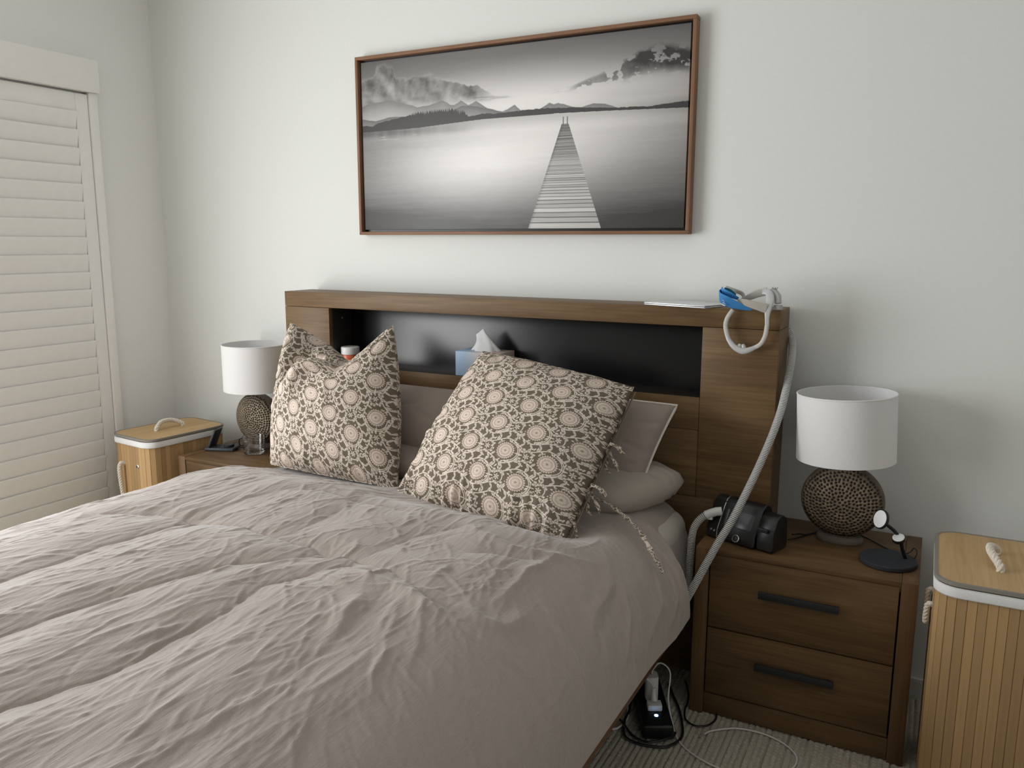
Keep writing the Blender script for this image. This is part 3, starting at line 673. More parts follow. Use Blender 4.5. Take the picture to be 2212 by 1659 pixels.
# ------------------------------------------------------------------ table lamps with hammered disc bodies
def lamp_meshes():
    nu, nv = 300, 210
    th = np.linspace(0, 2*PI, nu, endpoint=False); ph = np.linspace(-PI/2, PI/2, nv)
    # rings of the body run round the y axis so the dimples stay round on both faces
    A, B = np.meshgrid(th, ph); rx, ry, rz = .109, .052, .1045
    sx, sy, sz = np.cos(B)*np.cos(A), np.sin(B), np.cos(B)*np.sin(A)
    P_ = np.stack([rx*sx, ry*np.sign(sy)*np.abs(sy)**.92, rz*sz], -1)
    Rr = np.hypot(P_[..., 0], P_[..., 2])
    pit = np.zeros(A.shape); pts = []
    r = .006
    while r < .106:
        m_ = max(3, int(2*PI*r/.0100)); o_ = r*311
        pts += [(r*math.cos(2*PI*k/m_+o_), r*math.sin(2*PI*k/m_+o_)*rz/rx) for k in range(m_)]; r += .0094
    pts = np.array(pts)+np.random.default_rng(2).normal(0, .0008, (len(pts), 2))
    for k in range(0, nv):
        x, z = P_[k, :, 0], P_[k, :, 2]
        d = np.min(np.hypot(x[:, None]-pts[None, :, 0], z[:, None]-pts[None, :, 1]), 1); pit[k] = np.clip(1-(d/.0041)**2, 0, 1)
    edge_ = sm(.35, .62, np.abs(sy)); pit *= .25+.75*sm(.2, .45, np.abs(sy))
    nrm = np.stack([sx/rx, sy/ry, sz/rz], -1); nrm /= np.linalg.norm(nrm, axis=-1, keepdims=True)
    P_ = P_-nrm*(.0034*pit)[..., None]
    vs = P_.reshape(-1, 3); fs = [(i*nu+j, i*nu+(j+1) % nu, (i+1)*nu+(j+1) % nu, (i+1)*nu+j) for i in range(nv-1) for j in range(nu)]
    mb = MB(); mb.v = [tuple(x) for x in vs]; mb.f = [f[::-1] for f in fs]
    me = build(mb, 'body', MAT['bronze'], True, 180)
    at = me.attributes.new('glaze', 'FLOAT', 'POINT'); wear = np.clip(sm(.15, .5, pit)+.55*(1-edge_), 0, 1); at.data.foreach_set('value', wear.ravel().astype(np.float32))
    return me
m = MAT['bronze'] = mat('hammered_bronze_glaze', (.16, .12, .08), .45, .25)
at_ = N(m, 'ShaderNodeAttribute', attribute_name='glaze'); nz_ = noise(m, 34, 4)
c1 = ramp(m, nz_.outputs['Fac'], [(.35, (.17, .132, .085)), (.65, (.29, .225, .15))]); mix = N(m, 'ShaderNodeMix', data_type='RGBA')
L(m, at_.outputs['Fac'], mix.inputs['Factor']); L(m, c1.outputs[0], mix.inputs['A']); mix.inputs['B'].default_value = (.016, .010, .007, 1); L(m, mix.outputs['Result'], bsdf(m).inputs['Base Color'])
MAT['lampfoot'] = speckle('worn_wood_lamp_foot', (.115, .095, .075), .6, .5, 14, .2, .001, sc=(.6, 1, 3))
body_me = lamp_meshes()
def lamp(label, x, y, z, tilt=0):
    t = thing('table_lamp', label, 'lamp', (x, y, z), 0, 'matching table lamps')
    fm = MB(); fm.lathe([(.060, 0), (.062, .004), (.061, .012), (.056, .019), (.050, .021)], 40); fm.v = [(a, b*.62, c) for a, b, c in fm.v]
    obj('foot', fm, MAT['lampfoot'], t)
    obj('body', body_me, None, t, loc=(0, 0, .118))
    obj('neck', MB().lathe([(.014, .216), (.014, .226), (.009, .230), (.009, .25)], 20), MAT['black'], t)
    sh = bpy.data.objects.new('shade', build(MB().lathe([(.126, 0), (.128, .0), (.1275, .182), (.1255, .182), (.126, 0)], 72, cap=False), 'shade', MAT['shade'])); C.objects.link(sh); sh.parent = t
    sh.location = (0, 0, .236); sh.rotation_euler = (0, -tilt, 0)
    li_ = MB().lathe([(.1252, .001), (.1248, .181)], 72, cap=False); li_.f = [f[::-1] for f in li_.f]
    obj('lining', li_, MAT['shade_in'], sh)
    obj('rim', MB().tube([(.1268*math.cos(a), .1268*math.sin(a), .182) for a in np.linspace(0, 2*PI, 60, endpoint=False)], .0022, 6, closed=True), MAT['shade'], sh)
    fit = MB().lathe([(.013, .02), (.015, .03), (.015, .075), (.008, .08)], 16)
    for k in range(3): a = 2*PI*k/3; fit.tube([(0, 0, .012), (.1245*math.cos(a), .1245*math.sin(a), .012)], .0016, 6)
    obj('lamp_holder', fit, MAT['black'], sh)
    return t
lamp('round-bodied bronze lamp with white drum shade on the right bedside table', 1.990, -.150, .4895, math.radians(3))
lamp('bronze disc lamp with pale drum shade on the left bedside table', -.215, -.125, .4895, 0)

# ------------------------------------------------------------------ laundry hampers of bamboo slats
def rrect(wx, wy, r, n=7):
    pts = []
    for cx_, cy_, a0 in ((wx-r, wy-r, 0), (-wx+r, wy-r, PI/2), (-wx+r, -wy+r, PI), (wx-r, -wy+r, 3*PI/2)):
        for k in range(n): a = a0+PI/2*k/(n-1); pts.append((cx_+r*math.cos(a), cy_+r*math.sin(a)))
    return pts
def along(pts, step):
    P = np.array(pts+[pts[0]]); d = np.r_[0, np.cumsum(np.hypot(*np.diff(P, axis=0).T))]; n = int(round(d[-1]/step)); t = (np.arange(n)+.5)/n*d[-1]
    x, y = np.interp(t, d, P[:, 0]), np.interp(t, d, P[:, 1]); e = d[-1]/n/2
    tx = np.interp(t+e*.9, d, P[:, 0])-np.interp(t-e*.9, d, P[:, 0]); ty = np.interp(t+e*.9, d, P[:, 1])-np.interp(t-e*.9, d, P[:, 1])
    return [(a, b, math.atan2(q, p)) for a, b, p, q in zip(x, y, tx, ty)], d[-1]/n
def rope_geo(pts, r=.008, strands=3, pitch=.03):
    path = resample(spline(pts, 14), .003); mb = MB()
    P_ = [Vector(p) for p in path]; T_ = [(P_[min(i+1, len(P_)-1)]-P_[max(i-1, 0)]).normalized() for i in range(len(P_))]
    nr = T_[0].orthogonal().normalized(); fr_ = []
    for t in T_:
        nr = (nr-t*nr.dot(t)).normalized(); fr_.append((nr.copy(), t.cross(nr)))
    for s in range(strands):
        q = [tuple(P_[i]+(fr_[i][0]*math.cos(i*.003/pitch*2*PI+s*2*PI/strands)+fr_[i][1]*math.sin(i*.003/pitch*2*PI+s*2*PI/strands))*r*.52) for i in range(len(P_))]
        mb.tube(q, r*.56, 7)
    return mb
def hamper(label, x, y, rot, handle_side, h):
    wx, wy, r = .125, .176, .048
    t = thing('laundry_hamper', label, 'hamper', (x, y, 0), rot, 'bamboo laundry hampers')
    core = rrect(wx-.004, wy-.004, r-.004)
    m_ = MB(); k = len(core); m_.add([(a, b, .008) for a, b in core]+[(a, b, h-.06) for a, b in core], [(i, (i+1) % k, k+(i+1) % k, k+i) for i in range(k)]+[tuple(range(k))[::-1]])
    obj('inner_wall', m_, MAT['bamboo_dark'], t, ang=50)
    sl, step = along(rrect(wx, wy, r), .0195); hh = h-.012-.024
    sm_ = build(MB().box((-step*.485, -.0016, 0), (step*.485, .0016, hh), .0008, 1), 'slat', MAT['bamboo'])
    for a, b, g in sl:
        o = obj('slat', sm_, None, t, loc=(a, b, .008)); o.rotation_euler = (0, 0, g)
    # lining folded over the top edge
    lp = rrect(wx+.006, wy+.006, r+.004, 9); k = len(lp); li2 = MB(); rings = [(1.0, h-.036), (1.004, h-.033), (1.004, h-.018), (.99, h-.012)]
    li2.add([(a*s_, b*s_, z_) for s_, z_ in rings for a, b in lp], [(q*k+i, q*k+(i+1) % k, (q+1)*k+(i+1) % k, (q+1)*k+i) for q in range(3) for i in range(k)])
    lo_ = obj('liner_cuff', li2, MAT['liner'], t, ang=60); so = lo_.modifiers.new('t', 'SOLIDIFY'); so.thickness = .003
    # lid: bamboo sheet with a bound edge
    lid = rrect(wx+.004, wy+.004, r+.002, 9); k = len(lid); lm = MB().add([(a, b, h-.0105) for a, b in lid]+[(a, b, h-.002) for a, b in lid], [(i, (i+1) % k, k+(i+1) % k, k+i) for i in range(k)]+[tuple(range(k, 2*k)), tuple(range(k))[::-1]])
    lid_o = obj('lid', lm, MAT['bamboo_y'], t, ang=50)
    obj('lid_trim', MB().sweep([(a, b, h-.006) for a, b in rrect(wx+.003, wy+.003, r+.002, 11)], [(.0046, -.0042), (.0046, .0042), (-.0030, .0042), (-.0030, -.0042)], closed=True), MAT['trim_grey'], lid_o)
    obj('lid_handle', rope_geo([(0, -.060, h-.004), (-.002, -.056, h+.010), (-.018, -.022, h+.026), (-.018, .022, h+.026), (-.002, .056, h+.010), (0, .060, h-.004)], .0088), MAT['rope'], lid_o)
    ey = MB().lathe([(.0045, -.001), (.009, -.001), (.009, .0015), (.006, .003), (.0045, .003)], 20, cap=False)
    if handle_side == 'front':
        for s in (-1, 1): obj('eyelet', build(MB().add(ey.v, ey.f).xf(Matrix.Translation((s*.045, -wy-.0018, h-.115)) @ Matrix.Rotation(PI/2, 4, 'X')), 'eyelet', MAT['silver']), None, t)
        obj('side_handle', rope_geo([(-.045, -wy+.004, h-.115), (-.046, -wy-.018, h-.113), (-.046, -wy-.024, h-.15), (-.043, -wy-.018, h-.25), (-.03, -wy-.016, h-.30), (.0, -wy-.016, h-.315)], .0075), MAT['rope'], t)
    else:
        for s in (-1, 1): obj('eyelet', build(MB().add(ey.v, ey.f).xf(Matrix.Translation((-wx-.0018, s*.045, h-.115)) @ Matrix.Rotation(-PI/2, 4, 'Y')), 'eyelet', MAT['silver']), None, t)
        obj('side_handle', rope_geo([(-wx+.004, -.045, h-.115), (-wx-.012, -.045, h-.118), (-wx-.013, -.03, h-.165), (-wx-.013, .03, h-.165), (-wx-.012, .045, h-.118), (-wx+.004, .045, h-.115)], .0065), MAT['rope'], t)
    return t
hamper('bamboo laundry hamper right of the dark bedside table, cut by the photo edge', 2.354, -.395, 0, 'side', .585)
hamper('bamboo laundry hamper in the left corner beside the shutter', -.538, -.290, math.radians(-6), 'front', .565)

# ------------------------------------------------------------------ things in and on the headboard
tb = thing('tissue_box', 'blue and pink cardboard tissue box in the headboard niche', 'tissue box', (.832, -.115, .8642))
m = MAT['carton'] = mat('watercolour_carton', rough=.5); tcn = N(m, 'ShaderNodeTexCoord'); sx_ = N(m, 'ShaderNodeSeparateXYZ'); L(m, tcn.outputs['Object'], sx_.inputs[0])
nn_ = noise(m, 22, 5, .6, dist=.5); ad = N(m, 'ShaderNodeMath', operation='MULTIPLY_ADD'); L(m, nn_.outputs['Fac'], ad.inputs[0]); ad.inputs[1].default_value = .06; L(m, sx_.outputs[0], ad.inputs[2])
rr = ramp(m, ad.outputs[0], [(.0, (.36, .54, .80)), (.02, (.42, .58, .80)), (.055, (.58, .62, .68)), (.085, (.72, .60, .55))])
mr = N(m, 'ShaderNodeMapRange'); L(m, ad.outputs[0], mr.inputs[0]); mr.inputs[1].default_value = -.09; mr.inputs[2].default_value = .12; L(m, mr.outputs[0], rr.inputs[0])
for e_, p_ in zip(rr.color_ramp.elements, (0, .30, .50, .72)): e_.position = p_
L(m, rr.outputs[0], bsdf(m).inputs['Base Color'])
obj('carton', MB().box((-.085, -.054, 0), (.085, .054, .083), .0015), MAT['carton'], tb)
obj('slot', MB().lathe([(.03, .0832), (.03, .0836)], 24).xf(Matrix.Diagonal((1.5, .6, 1, 1))), MAT['void'], tb)  # flat black disc painted in for the dark opening
tg = []
for i in range(14):
    v = i/13; row_ = []
    for j in range(26):
        a = 2*PI*j/25; rad = (.030*(1-v)**1.3+.0125*(1-.5*v)+.006*v)*(1+.16*math.sin(3*a+2.5*v)+.10*math.sin(5*a-1)); tall = .064+.012*math.cos(a)
        row_.append((rad*1.2*math.cos(a)-.020*v**1.3, rad*(.6-.35*v)*math.sin(a), .082+v*tall))
    tg.append(row_)
MAT['tissue'] = speckle('tissue_paper', (.82, .83, .83), .9, .03, 90, .3, .002)
obj('tissue', MB().grid(np.array(tg)), MAT['tissue'], tb, ang=180)
jar = thing('jar', 'orange-red jar with a white lid in the niche behind the left cushion', 'jar', (.2515, -.110, .8642))
obj('jar_body', MB().lathe([(.031, 0), (.033, .003), (.033, .030), (.031, .033)], 32), speckle('orange_label', (.55, .11, .045), .35, .15, 20, 0), jar)
obj('jar_label', MB().lathe([(.0333, .004), (.0333, .014)], 32, cap=False), MAT['white'], jar)
obj('lid', MB().lathe([(.034, .034), (.0345, .036), (.0345, .058), (.032, .061)], 32), MAT['white'], jar)
lp_t = thing('laptop', 'thin closed silver laptop lying on top of the headboard', 'laptop', (1.522, -.118, 1.1267), math.radians(-17))
obj('laptop_base', MB().box((-.104, -.072, 0), (.104, .072, .0045), .002), MAT['silver'], lp_t)
obj('laptop_lid', MB().box((-.104, -.072, .0049), (.104, .072, .0085), .0015), MAT['silver'], lp_t)

# nasal mask hung over the headboard corner
MK = np.array((1.71, -.19, 1.127))
mk = thing('breathing_mask', 'nasal breathing mask with blue headband hanging on the right headboard corner', 'mask', tuple(MK))
MAT['softgrey'] = speckle('soft_grey_fabric', (.56, .54, .50), .85, .05, 260, .15)
MAT['greyarm'] = speckle('warm_grey_fabric', (.44, .41, .36), .85, .06, 260, .15)
MAT['clear'] = mat('clear_silicone', (.72, .73, .73), .25, 0, **{'Transmission Weight': .35})
MAT['bluestrap'] = speckle('blue_headband', (.045, .24, .55), .75, .08, 220, .15)
MAT['tealstrap'] = speckle('teal_lining', (.03, .16, .22), .8, .1, 120, .1)
def mkp(pts): return [np.array(p)-MK for p in pts]
def strap(name, pts, w_, t_, m_, up=(0, 1, 0), sc_=None, par=mk):
    path = resample(spline(mkp(pts), 12), .004); n_ = 12
    pr = [(t_/2*np.sign(math.cos(a))*abs(math.cos(a))**.6, w_/2*np.sign(math.sin(a))*abs(math.sin(a))**.6) for a in np.linspace(0, 2*PI, n_, endpoint=False)]
    s_ = None if sc_ is None else np.interp(np.linspace(0, 1, len(path)), np.linspace(0, 1, len(sc_)), sc_)
    return obj(name, MB().sweep([tuple(p) for p in path], pr, up=up, scale=s_), m_, par, ang=60)
yh = -.196
strap('tube_sleeve', [(1.672, yh+.008, 1.124), (1.660, yh, 1.102), (1.656, yh, 1.08), (1.661, yh-.002, 1.058), (1.667, yh-.003, 1.043)], .0125, .012, MAT['softgrey'])
strap('tube_sleeve', [(1.737, yh-.003, 1.022), (1.755, yh-.003, 1.034), (1.766, yh-.002, 1.058), (1.769, yh, 1.088)], .0120, .012, MAT['softgrey'])
strap('silicone_tube', [(1.664, yh-.003, 1.050), (1.669, yh-.004, 1.040), (1.685, yh-.006, 1.022), (1.708, yh-.007, 1.012), (1.728, yh-.006, 1.017), (1.742, yh-.003, 1.025)], .0145, .014, MAT['clear'], sc_=[.8, 1, 1.15, 1.25, 1.1, .8])
for dx_ in (-.004, .011):
    m_ = MB().lathe([(.0065, 0), (.0062, .006), (.0045, .012), (.003, .0135)], 16); m_.xf(Matrix.Translation(Vector((1.70+dx_, yh-.004, 1.0185))-Vector(MK)) @ Matrix.Rotation(.3 if dx_ < 0 else -.25, 4, 'Y'))
    obj('nasal_prong', m_, MAT['clear'], mk)
strap('side_arm', [(1.769, yh, 1.084), (1.768, yh, 1.115), (1.770, yh+.006, 1.142), (1.771, yh+.014, 1.160), (1.764, yh+.020, 1.176), (1.748, yh+.024, 1.176)], .0135, .006, MAT['clear'], sc_=[.85, .9, 1.35, 1.7, 1.6, 1.2])
strap('crown_strap', [(1.690, yh+.03, 1.152), (1.71, yh+.034, 1.160), (1.735, yh+.034, 1.172), (1.760, yh+.03, 1.179)], .022, .003, MAT['softgrey'], up=(0, 1, .4), sc_=[.5, .9, 1.15, 1.2])
strap('rear_arm', [(1.640, yh+.05, 1.184), (1.665, yh+.05, 1.176), (1.688, yh+.045, 1.168), (1.696, yh+.035, 1.155)], .012, .005, MAT['greyarm'], up=(0, 1, .3))
strap('grey_arm', [(1.686, yh-.002, 1.150), (1.705, yh-.004, 1.148), (1.735, yh-.004, 1.140), (1.765, yh-.001, 1.132)], .024, .004, MAT['greyarm'], up=(0, 1, 0), sc_=[.55, .8, .9, 1.05])
hbnd = strap('headband', [(1.634, yh+.028, 1.168), (1.634, yh+.006, 1.161), (1.648, yh-.002, 1.152), (1.675, yh, 1.141), (1.700, yh+.002, 1.133), (1.724, yh+.004, 1.127)], .041, .0045, MAT['bluestrap'], up=(1, 0, 0), sc_=[.7, .85, 1.1, .95, .55, .18])
strap('headband_fold', [(1.636, yh+.026, 1.178), (1.640, yh+.008, 1.176), (1.66, yh+.004, 1.168), (1.686, yh+.008, 1.156)], .020, .004, MAT['bluestrap'], up=(1, 0, 0), sc_=[.9, 1, .9, .5])
strap('headband_lining', [(1.642, yh+.028, 1.180), (1.655, yh+.022, 1.177), (1.675, yh+.022, 1.165)], .014, .003, MAT['tealstrap'], up=(1, 0, 0), sc_=[.8, 1.1, .6])
# white emblem on the band: a thick foot and a looping stroke
em = MB(); ez = lambda a, b: tuple(np.array((1.640+a, yh-.0062, 1.139+b))-MK)
em.sweep([ez(.001, .0028), ez(.0135, -.0030)], [(.0004, .0013), (.0004, -.0013), (-.0004, -.0013), (-.0004, .0013)], up=(0, 1, 0))
em.tube([ez(.003, .0115), ez(.007, .0125), ez(.0105, .010), ez(.0095, .0065), ez(.006, .0052)], .0006, 6); em.tube([ez(.006, .0052), ez(.010, .004), ez(.0145, .0018)], .0006, 6)
obj('emblem', em, MAT['white'], hbnd)
el = MB()
el.tube([tuple(p) for p in mkp([(1.768, yh+.030, 1.181), (1.778, yh+.030, 1.178), (1.788, yh+.028, 1.166), (1.791, yh+.024, 1.146)])], .0095, 12)
el.lathe([(.0115, 0), (.0115, .012)], 20, c=tuple(np.array((1.7915, yh+.024, 1.1300))-MK))
for k in range(4): el.lathe([(.0122, 0), (.0122, .0018)], 20, c=tuple(np.array((1.7915, yh+.024, 1.1305+.003*k))-MK))
for k in range(3): el.box(tuple(np.array((1.771+.006*k, yh+.020, 1.186))-MK), tuple(np.array((1.775+.006*k, yh+.036, 1.1895))-MK), .0006)
obj('elbow', el, speckle('grey_clear_plastic', (.50, .50, .49), .3, .05, 60, 0), mk, ang=40)

# ------------------------------------------------------------------ breathing machine on the right bedside table
cp = thing('breathing_machine', 'black bedside breathing machine with grey screen and silver dial ring', 'breathing machine', (1.650, -.294, .4897), math.radians(-19))
def prof_ext(pts, x0, x1, inset=.0):
    """extrude a (depth,height) profile along local x with softened ends"""
    cy_ = sum(p[0] for p in pts)/len(pts); cz_ = sum(p[1] for p in pts)/len(pts); e = .004
    mb = MB(); n_ = len(pts); vs = []
    for x_, s_ in ((x0, .94), (x0+e, 1), (x1-e, 1), (x1, .94)): vs += [(x_, cy_+(a-cy_)*s_, cz_+(b-cz_)*s_) for a, b in pts]
    fs = [(q*n_+i, q*n_+(i+1) % n_, (q+1)*n_+(i+1) % n_, (q+1)*n_+i) for q in range(3) for i in range(n_)]+[tuple(range(n_))[::-1], tuple(3*n_+i for i in range(n_))]
    return mb.add(vs, fs)
def arcp(cy_, cz_, r, a0, a1, n_=8): return [(cy_+r*math.cos(math.radians(a0+(a1-a0)*k/n_)), cz_+r*math.sin(math.radians(a0+(a1-a0)*k/n_))) for k in range(n_+1)]
pA = [(.006, 0), (.0, .006), (.002, .03)]+arcp(.066, .082, .030, 160, 0)+[(.098, .01), (.092, 0)]
obj('housing', prof_ext(pA, 0, .150), MAT['black'], cp, ang=28)
pB = [(.012, 0), (.008, .006), (.010, .05)]+arcp(.055, .066, .032, 165, 0)+[(.09, .01), (.086, 0)]
hu = obj('humidifier', prof_ext(pB, .1515, .200), MAT['black'], cp, ang=28)
obj('latch', MB().box((.158, .004, .055), (.186, .010, .066), .001), MAT['blackm'], hu)
# slanted face: from (.002,.03) to (.038,.092)
sl0, sl1 = Vector((0, .002, .030)), Vector((0, .0378, .0923)); sd = (sl1-sl0).normalized(); sn = Vector((0, -sd.z, sd.y))
def face_box(x0, x1, t0, t1, d, bev=.0008):
    m_ = MB().box((x0, t0, -.002), (x1, t1, d), bev); B_ = Matrix((Vector((1, 0, 0)), sd, sn)).transposed().to_4x4(); B_.translation = sl0; return m_.xf(B_)
MAT['screen'] = mat('dark_grey_screen', (.055, .055, .06), .25)
obj('screen', face_box(.060, .134, .018, .064, .0012), MAT['screen'], cp)
obj('screen_strip', face_box(.047, .056, .018, .064, .001), MAT['screen'], cp)
obj('silver_line', MB().sweep([(.036, -.001, .005), (.036, .001, .03), (.036, .0372, .0925), (.036, .050, .108), (.036, .066, .1125)], [(.0008, .0008), (.0008, -.0008), (-.0008, -.0008), (-.0008, .0008)], up=(1, 0, 0)), MAT['silver'], cp)
dial = MB().lathe([(.0105, 0), (.0105, .005), (.0088, .006), (.0078, .003), (.0078, 0)], 32, cap=False); B_ = Matrix((Vector((1, 0, 0)), sd, sn)).transposed().to_4x4(); B_.translation = Vector((.098, .0035, .0125)); dial.xf(Matrix.Translation((0, -.0045, .006)) @ B_)
obj('dial_ring', dial, MAT['silver'], cp); 
obj('dial_face', MB().lathe([(.0082, .0), (.0082, .0035), (.006, .005)], 24).xf(Matrix.Translation((0, -.0045, .006)) @ B_), MAT['black'], cp)
obj('marking', face_box(.010, .028, .040, .0425, .0006, 0), speckle('grey_marking', (.35, .35, .36), .5, .1, 900, 0), cp)
bt = MB()
for a_, b_ in ((.018, -.004), (.028, -.006)): bt.v and None; bt.lathe([(.003, 0), (.003, .0012)], 14, c=(a_, b_, 0))
bt.xf(Matrix((Vector((1, 0, 0)), sd, sn)).transposed().to_4x4() if True else None); bt.xf(Matrix.Translation(sl0))
obj('button', bt, speckle('grey_button', (.22, .22, .23), .4, .1, 60, 0), cp)

# corrugated hose from the machine, behind the duvet and up over the headboard
HP = [(1.690, -.283, .566), (1.672, -.288, .563), (1.640, -.296, .545), (1.617, -.302, .505), (1.612, -.303, .43), (1.611, -.312, .34), (1.604, -.345, .295), (1.604, -.392, .270), (1.616, -.422, .300), (1.658, -.422, .395), (1.705, -.398, .505), (1.745, -.368, .592), (1.788, -.275, .722), (1.818, -.200, .845), (1.8245, -.12, .955), (1.818, -.05, 1.005), (1.809, -.0135, 1.035), (1.795, -.0125, 1.06)]
HO = np.array(HP[0])
hs = thing('air_hose', 'white ribbed air hose curving from the black machine up beside the headboard', 'hose', tuple(HO))
hp = resample(spline([np.array(p)-HO for p in HP], 16), .0022)
obj('hose_wall', MB().tube([tuple(p) for p in hp[8:]], .0084, 10), speckle('grey_hose_wall', (.26, .26, .25), .6, .1, 80, 0), hs)
cd = []
P_ = [Vector(p) for p in hp]; nr = Vector((0, 0, 1)); tot = len(P_)
rib = MB(); pr5 = [(.0012*math.cos(a), .0014*math.sin(a)) for a in np.linspace(0, 2*PI, 6, endpoint=False)]
q_ = []; step_ = .0022; pitch = .0047; per = 14
dens = resample(hp[9:], pitch/per); Pd = [Vector(p) for p in dens]; nr = Vector((0, 0, 1))
for i in range(len(Pd)):
    t_ = (Pd[min(i+1, len(Pd)-1)]-Pd[max(i-1, 0)]).normalized(); nr = (nr-t_*nr.dot(t_)).normalized(); a = 2*PI*i/per
    q_.append(tuple(Pd[i]+(nr*math.cos(a)+t_.cross(nr)*math.sin(a))*.0094))
rib.sweep(q_, pr5, cap=False)
obj('rib_coil', rib, MAT['white'], hs, ang=180)
obj('cuff', MB().tube([tuple(np.array(p)-HO) for p in ((1.690, -.283, .566), (1.676, -.287, .564), (1.662, -.290, .558), (1.648, -.294, .551))], .0125, 20).box(tuple(np.array((1.656, -.299, .541))-HO), tuple(np.array((1.668, -.289, .548))-HO), .001), MAT['white'], hs, ang=40)

# ------------------------------------------------------------------ charging stands
ch = thing('charging_stand', 'black round-based charging stand with two white discs on the right bedside table', 'charging stand', (2.120, -.262, .4897))
obj('base', MB().lathe([(.068, 0), (.070, .002), (.070, .010), (.068, .012)], 64), speckle('charcoal_base', (.022, .025, .032), .75, .2, 200, .1), ch)
CO = np.array((2.120, -.262, .4897)); arm_top = np.array((2.112, -.285, .600)); a0 = np.array((2.160, -.245, .500)); a1 = np.array((2.145, -.262, .553))
arm = [np.array(p)-CO for p in (a0, a0*.5+a1*.5+np.array((-.001, 0, 0)), a1, (2.130, -.268, .578), (2.106, -.272, .597))]
obj('arm', MB().sweep([tuple(p) for p in resample(spline(arm, 8), .004)], [(.0048*math.cos(a), .0032*math.sin(a)) for a in np.linspace(0, 2*PI, 12, endpoint=False)], up=(1, 0, 0)), MAT['black'], ch)
def disc(name, c, nvec, r, t_):
    nvec = Vector(nvec).normalized(); q = nvec.to_track_quat('Z', 'Y').to_matrix().to_4x4(); q.translation = Vector(np.array(c)-CO)
    d_ = obj(name, MB().lathe([(r*.96, -t_), (r, -t_*.8), (r, -.001), (r*.97, 0)], 40).xf(q), MAT['black'], ch)
    obj('white_face', MB().lathe([(r*.88, -.0005), (r*.88, .0006), (r*.84, .0010)], 40).xf(q), speckle('soft_white_pad', (.80, .82, .80), .5, .02, 40, 0), d_)
disc('phone_pad', (2.094, -.288, .612), (-.72, -.62, .30), .0255, .007)
disc('watch_pad', (2.140, -.276, .566), (-.20, -.45, .87), .0165, .009)
cl_ = thing('charging_dock', 'small dark folding charging dock on the left bedside table', 'charging dock', (-.315, -.235, .4897), math.radians(20)); cl_.scale = (1.2, 1.2, 1.2)
obj('base', MB().box((-.045, -.028, 0), (.055, .028, .010), .003), speckle('slate_plastic', (.035, .04, .048), .5, .15, 80, .05), cl_)
m_ = MB().box((-.004, -.026, 0), (.004, .026, .068), .002).xf(Matrix.Translation((-.034, 0, .008)) @ Matrix.Rotation(math.radians(24), 4, 'Y'))
pb = obj('back_rest', m_, speckle('slate_plastic_b', (.03, .034, .042), .5, .15, 80, .05), cl_)
obj('watch_puck', MB().lathe([(.016, .010), (.017, .012), (.017, .017), (.015, .019)], 28, c=(.028, 0, 0)), MAT['blackm'], cl_)
obj('cord', MB().tube(spline([(.055, .0, .006), (.075, .006, .010), (.086, .016, .026), (.072, .026, .036), (.052, .028, .028), (.05, .036, .006), (.06, .06, .003)], 8), .0018, 6), MAT['black'], cl_)
gl = thing('drinking_glass', 'clear glass tumbler on the left bedside table before the lamp foot', 'glass', (-.155, -.215, .4897))
MAT['glass'] = mat('clear_glass', (.95, .96, .96), .02, 0, **{'Transmission Weight': 1.0, 'IOR': 1.45})
obj('tumbler', MB().lathe([(.036, 0), (.040, .002), (.043, .066), (.0435, .068), (.0415, .068), (.038, .010), (.02, .007)], 40), MAT['glass'], gl)

# cables on the right bedside table
def cable(name, label, pts, r, m_, step=.006):
    o0 = np.array(pts[0], float); path = resample(spline([np.array(p)-o0 for p in pts], 12), step)
    o = obj(name, MB().tube([tuple(p) for p in path], r, 8), m_); o.location = tuple(o0); tag(o, label, 'cable'); return o
zt = .4895+.0025
cable('cable', 'black lead of the charging stand running behind the round lamp', [(2.178, -.237, zt+.004), (2.186, -.225, zt+.022), (2.178, -.205, zt+.028), (2.165, -.205, zt+.012), (2.13, -.18, zt), (2.06, -.105, zt), (2.0, -.055, zt), (1.96, -.04, zt)], .0018, MAT['black'])
cable('cable', 'black mains lead lying between the breathing machine and the round lamp', [(1.872, -.205, zt+.012), (1.885, -.175, zt+.006), (1.905, -.15, zt), (1.935, -.085, zt), (1.955, -.03, zt)], .0022, MAT['black'])
cable('cable', 'second thinner black lead behind the breathing machine near the lamp foot', [(1.865, -.225, zt+.002), (1.885, -.19, zt), (1.915, -.135, zt), (1.94, -.08, zt), (1.95, -.055, zt)], .0018, MAT['black'])

# ------------------------------------------------------------------ power board and leads on the carpet
pbd = thing('power_board', 'black power board with blue indicator light on the carpet beside the bed', 'power board', (1.560, -.455, .003), math.atan2(-.2, .099))
obj('case', MB().box((-.125, -.040, 0), (.125, .040, .040), .006, 3), MAT['black'], pbd)
obj('switch', MB().box((.062, -.012, .0395), (.092, .012, .0415), .001), MAT['blackm'], pbd)
m = MAT['led'] = mat('blue_led', (.3, .6, 1), .3); bsdf(m).inputs['Emission Color'].default_value = (.25, .55, 1, 1); bsdf(m).inputs['Emission Strength'].default_value = 6
led = MB().lathe([(.0055, .0405), (.0055, .0425), (.003, .0435)], 14, c=(.078, 0, 0)); obj('indicator_light', led, MAT['led'], pbd)
PB = Matrix.Translation((1.560, -.455, .003)) @ Matrix.Rotation(math.atan2(-.2, .099), 4, 'Z')
def pbw(x, y, z): return tuple(PB @ Vector((x, y, z)))
ad_ = thing('plug_adapter', 'white rounded charger plug standing on the power board, white lead on top', 'plug', pbw(-.015, 0, .0402), math.atan2(-.2, .099))
m_ = MB(); k_ = rrect(.022, .017, .012, 6); n_ = len(k_)
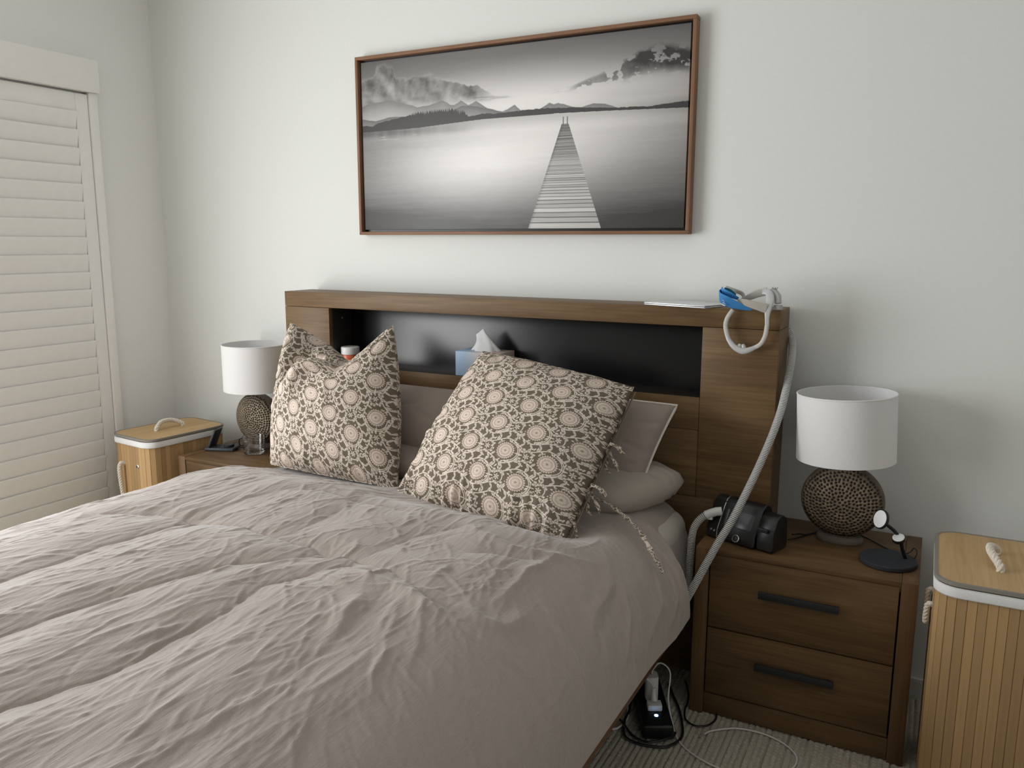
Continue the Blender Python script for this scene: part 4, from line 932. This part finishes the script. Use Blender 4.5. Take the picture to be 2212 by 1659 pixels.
m_.add([(a, b, z_) for z_, s_ in ((0, 1), (.066, 1), (.070, .94)) for a, b in [(p[0]*s_, p[1]*s_) for p in k_]], [(q*n_+i, q*n_+(i+1) % n_, (q+1)*n_+(i+1) % n_, (q+1)*n_+i) for q in range(2) for i in range(n_)]+[tuple(range(n_))[::-1], tuple(2*n_+i for i in range(n_))])
obj('charger_body', m_, MAT['white'], ad_, ang=40); obj('socket', MB().box((-.005, -.004, .0695), (.005, .004, .0712), .0008), MAT['greyarm'], ad_)
pl2 = thing('plug', 'white mains plug with angled grip in the power board, front of two', 'plug', pbw(.038, 0, .0402), math.atan2(-.2, .099))
obj('plug_body', MB().box((-.012, -.020, 0), (.020, .020, .018), .004).sweep([(-.004, 0, .017), (-.012, 0, .033), (-.014, 0, .052)], [(.009*math.cos(a), .008*math.sin(a)) for a in np.linspace(0, 2*PI, 12, endpoint=False)], up=(1, 0, 0), scale=[1.2, .9, .7]), MAT['white'], pl2, ang=40)
obj('plug_lead', MB().tube(spline([(-.014, 0, .052), (-.018, -.008, .066), (-.03, -.028, .075), (-.05, -.055, .070)], 8), .0032, 8), MAT['white'], pl2)
wc0 = pbw(-.015, 0, .111)
cable('cable', 'long white charging cable looping from the plug over the carpet', [wc0, (wc0[0]+.002, wc0[1], .128), (wc0[0]+.02, wc0[1]+.01, .148), (wc0[0]+.05, wc0[1]+.005, .13), (1.612, -.475, .075), (1.632, -.50, .022), (1.672, -.556, .005), (1.74, -.60, .005), (1.815, -.615, .005), (1.885, -.60, .005), (1.945, -.54, .005), (1.955, -.48, .005), (1.92, -.435, .005), (1.86, -.412, .005), (1.79, -.420, .005), (1.733, -.462, .005), (1.718, -.487, .005)], .0020, MAT['white'])
tipo = obj('cable_tip', MB().tube([(1.716, -.491, .0055), (1.7095, -.5025, .0055)], .0028, 8), MAT['silver']); tag(tipo, 'small metal tip of the white cable lying on the carpet', 'connector')
zc = .0062
cable('cable', 'thick black lead looping around the power board on the carpet', [(1.41, -.40, zc), (1.455, -.395, zc), (1.478, -.40, zc), (1.50, -.47, zc), (1.512, -.55, zc), (1.535, -.60, zc), (1.575, -.612, zc), (1.63, -.60, zc), (1.655, -.575, zc), (1.668, -.53, zc), (1.652, -.47, zc), (1.622, -.40, zc), (1.59, -.345, zc), (1.56, -.29, zc)], .0038, MAT['black'])
cable('cable', 'black lead crossing in front of the power board toward the bed', [(1.40, -.49, zc), (1.445, -.505, zc), (1.50, -.545, zc+.007), (1.55, -.585, zc), (1.60, -.603, zc+.007), (1.648, -.548, zc+.006), (1.640, -.505, zc), (1.626, -.49, zc)], .0036, MAT['black'])
cable('cable', 'thin black lead curling at the foot of the right bedside table', [(1.60, -.25, zc), (1.625, -.31, zc), (1.636, -.36, zc), (1.640, -.40, zc), (1.655, -.445, zc), (1.685, -.462, zc), (1.715, -.445, zc), (1.728, -.41, zc), (1.726, -.386, zc+.003)], .0026, MAT['black'])
cable('cable', 'pale lead lying half under the bed beside the power board', [(1.40, -.46, zc), (1.44, -.43, zc), (1.475, -.44, zc), (1.495, -.47, zc), (1.51, -.52, zc), (1.50, -.575, zc), (1.47, -.585, zc), (1.43, -.575, zc)], .0028, MAT['white'])
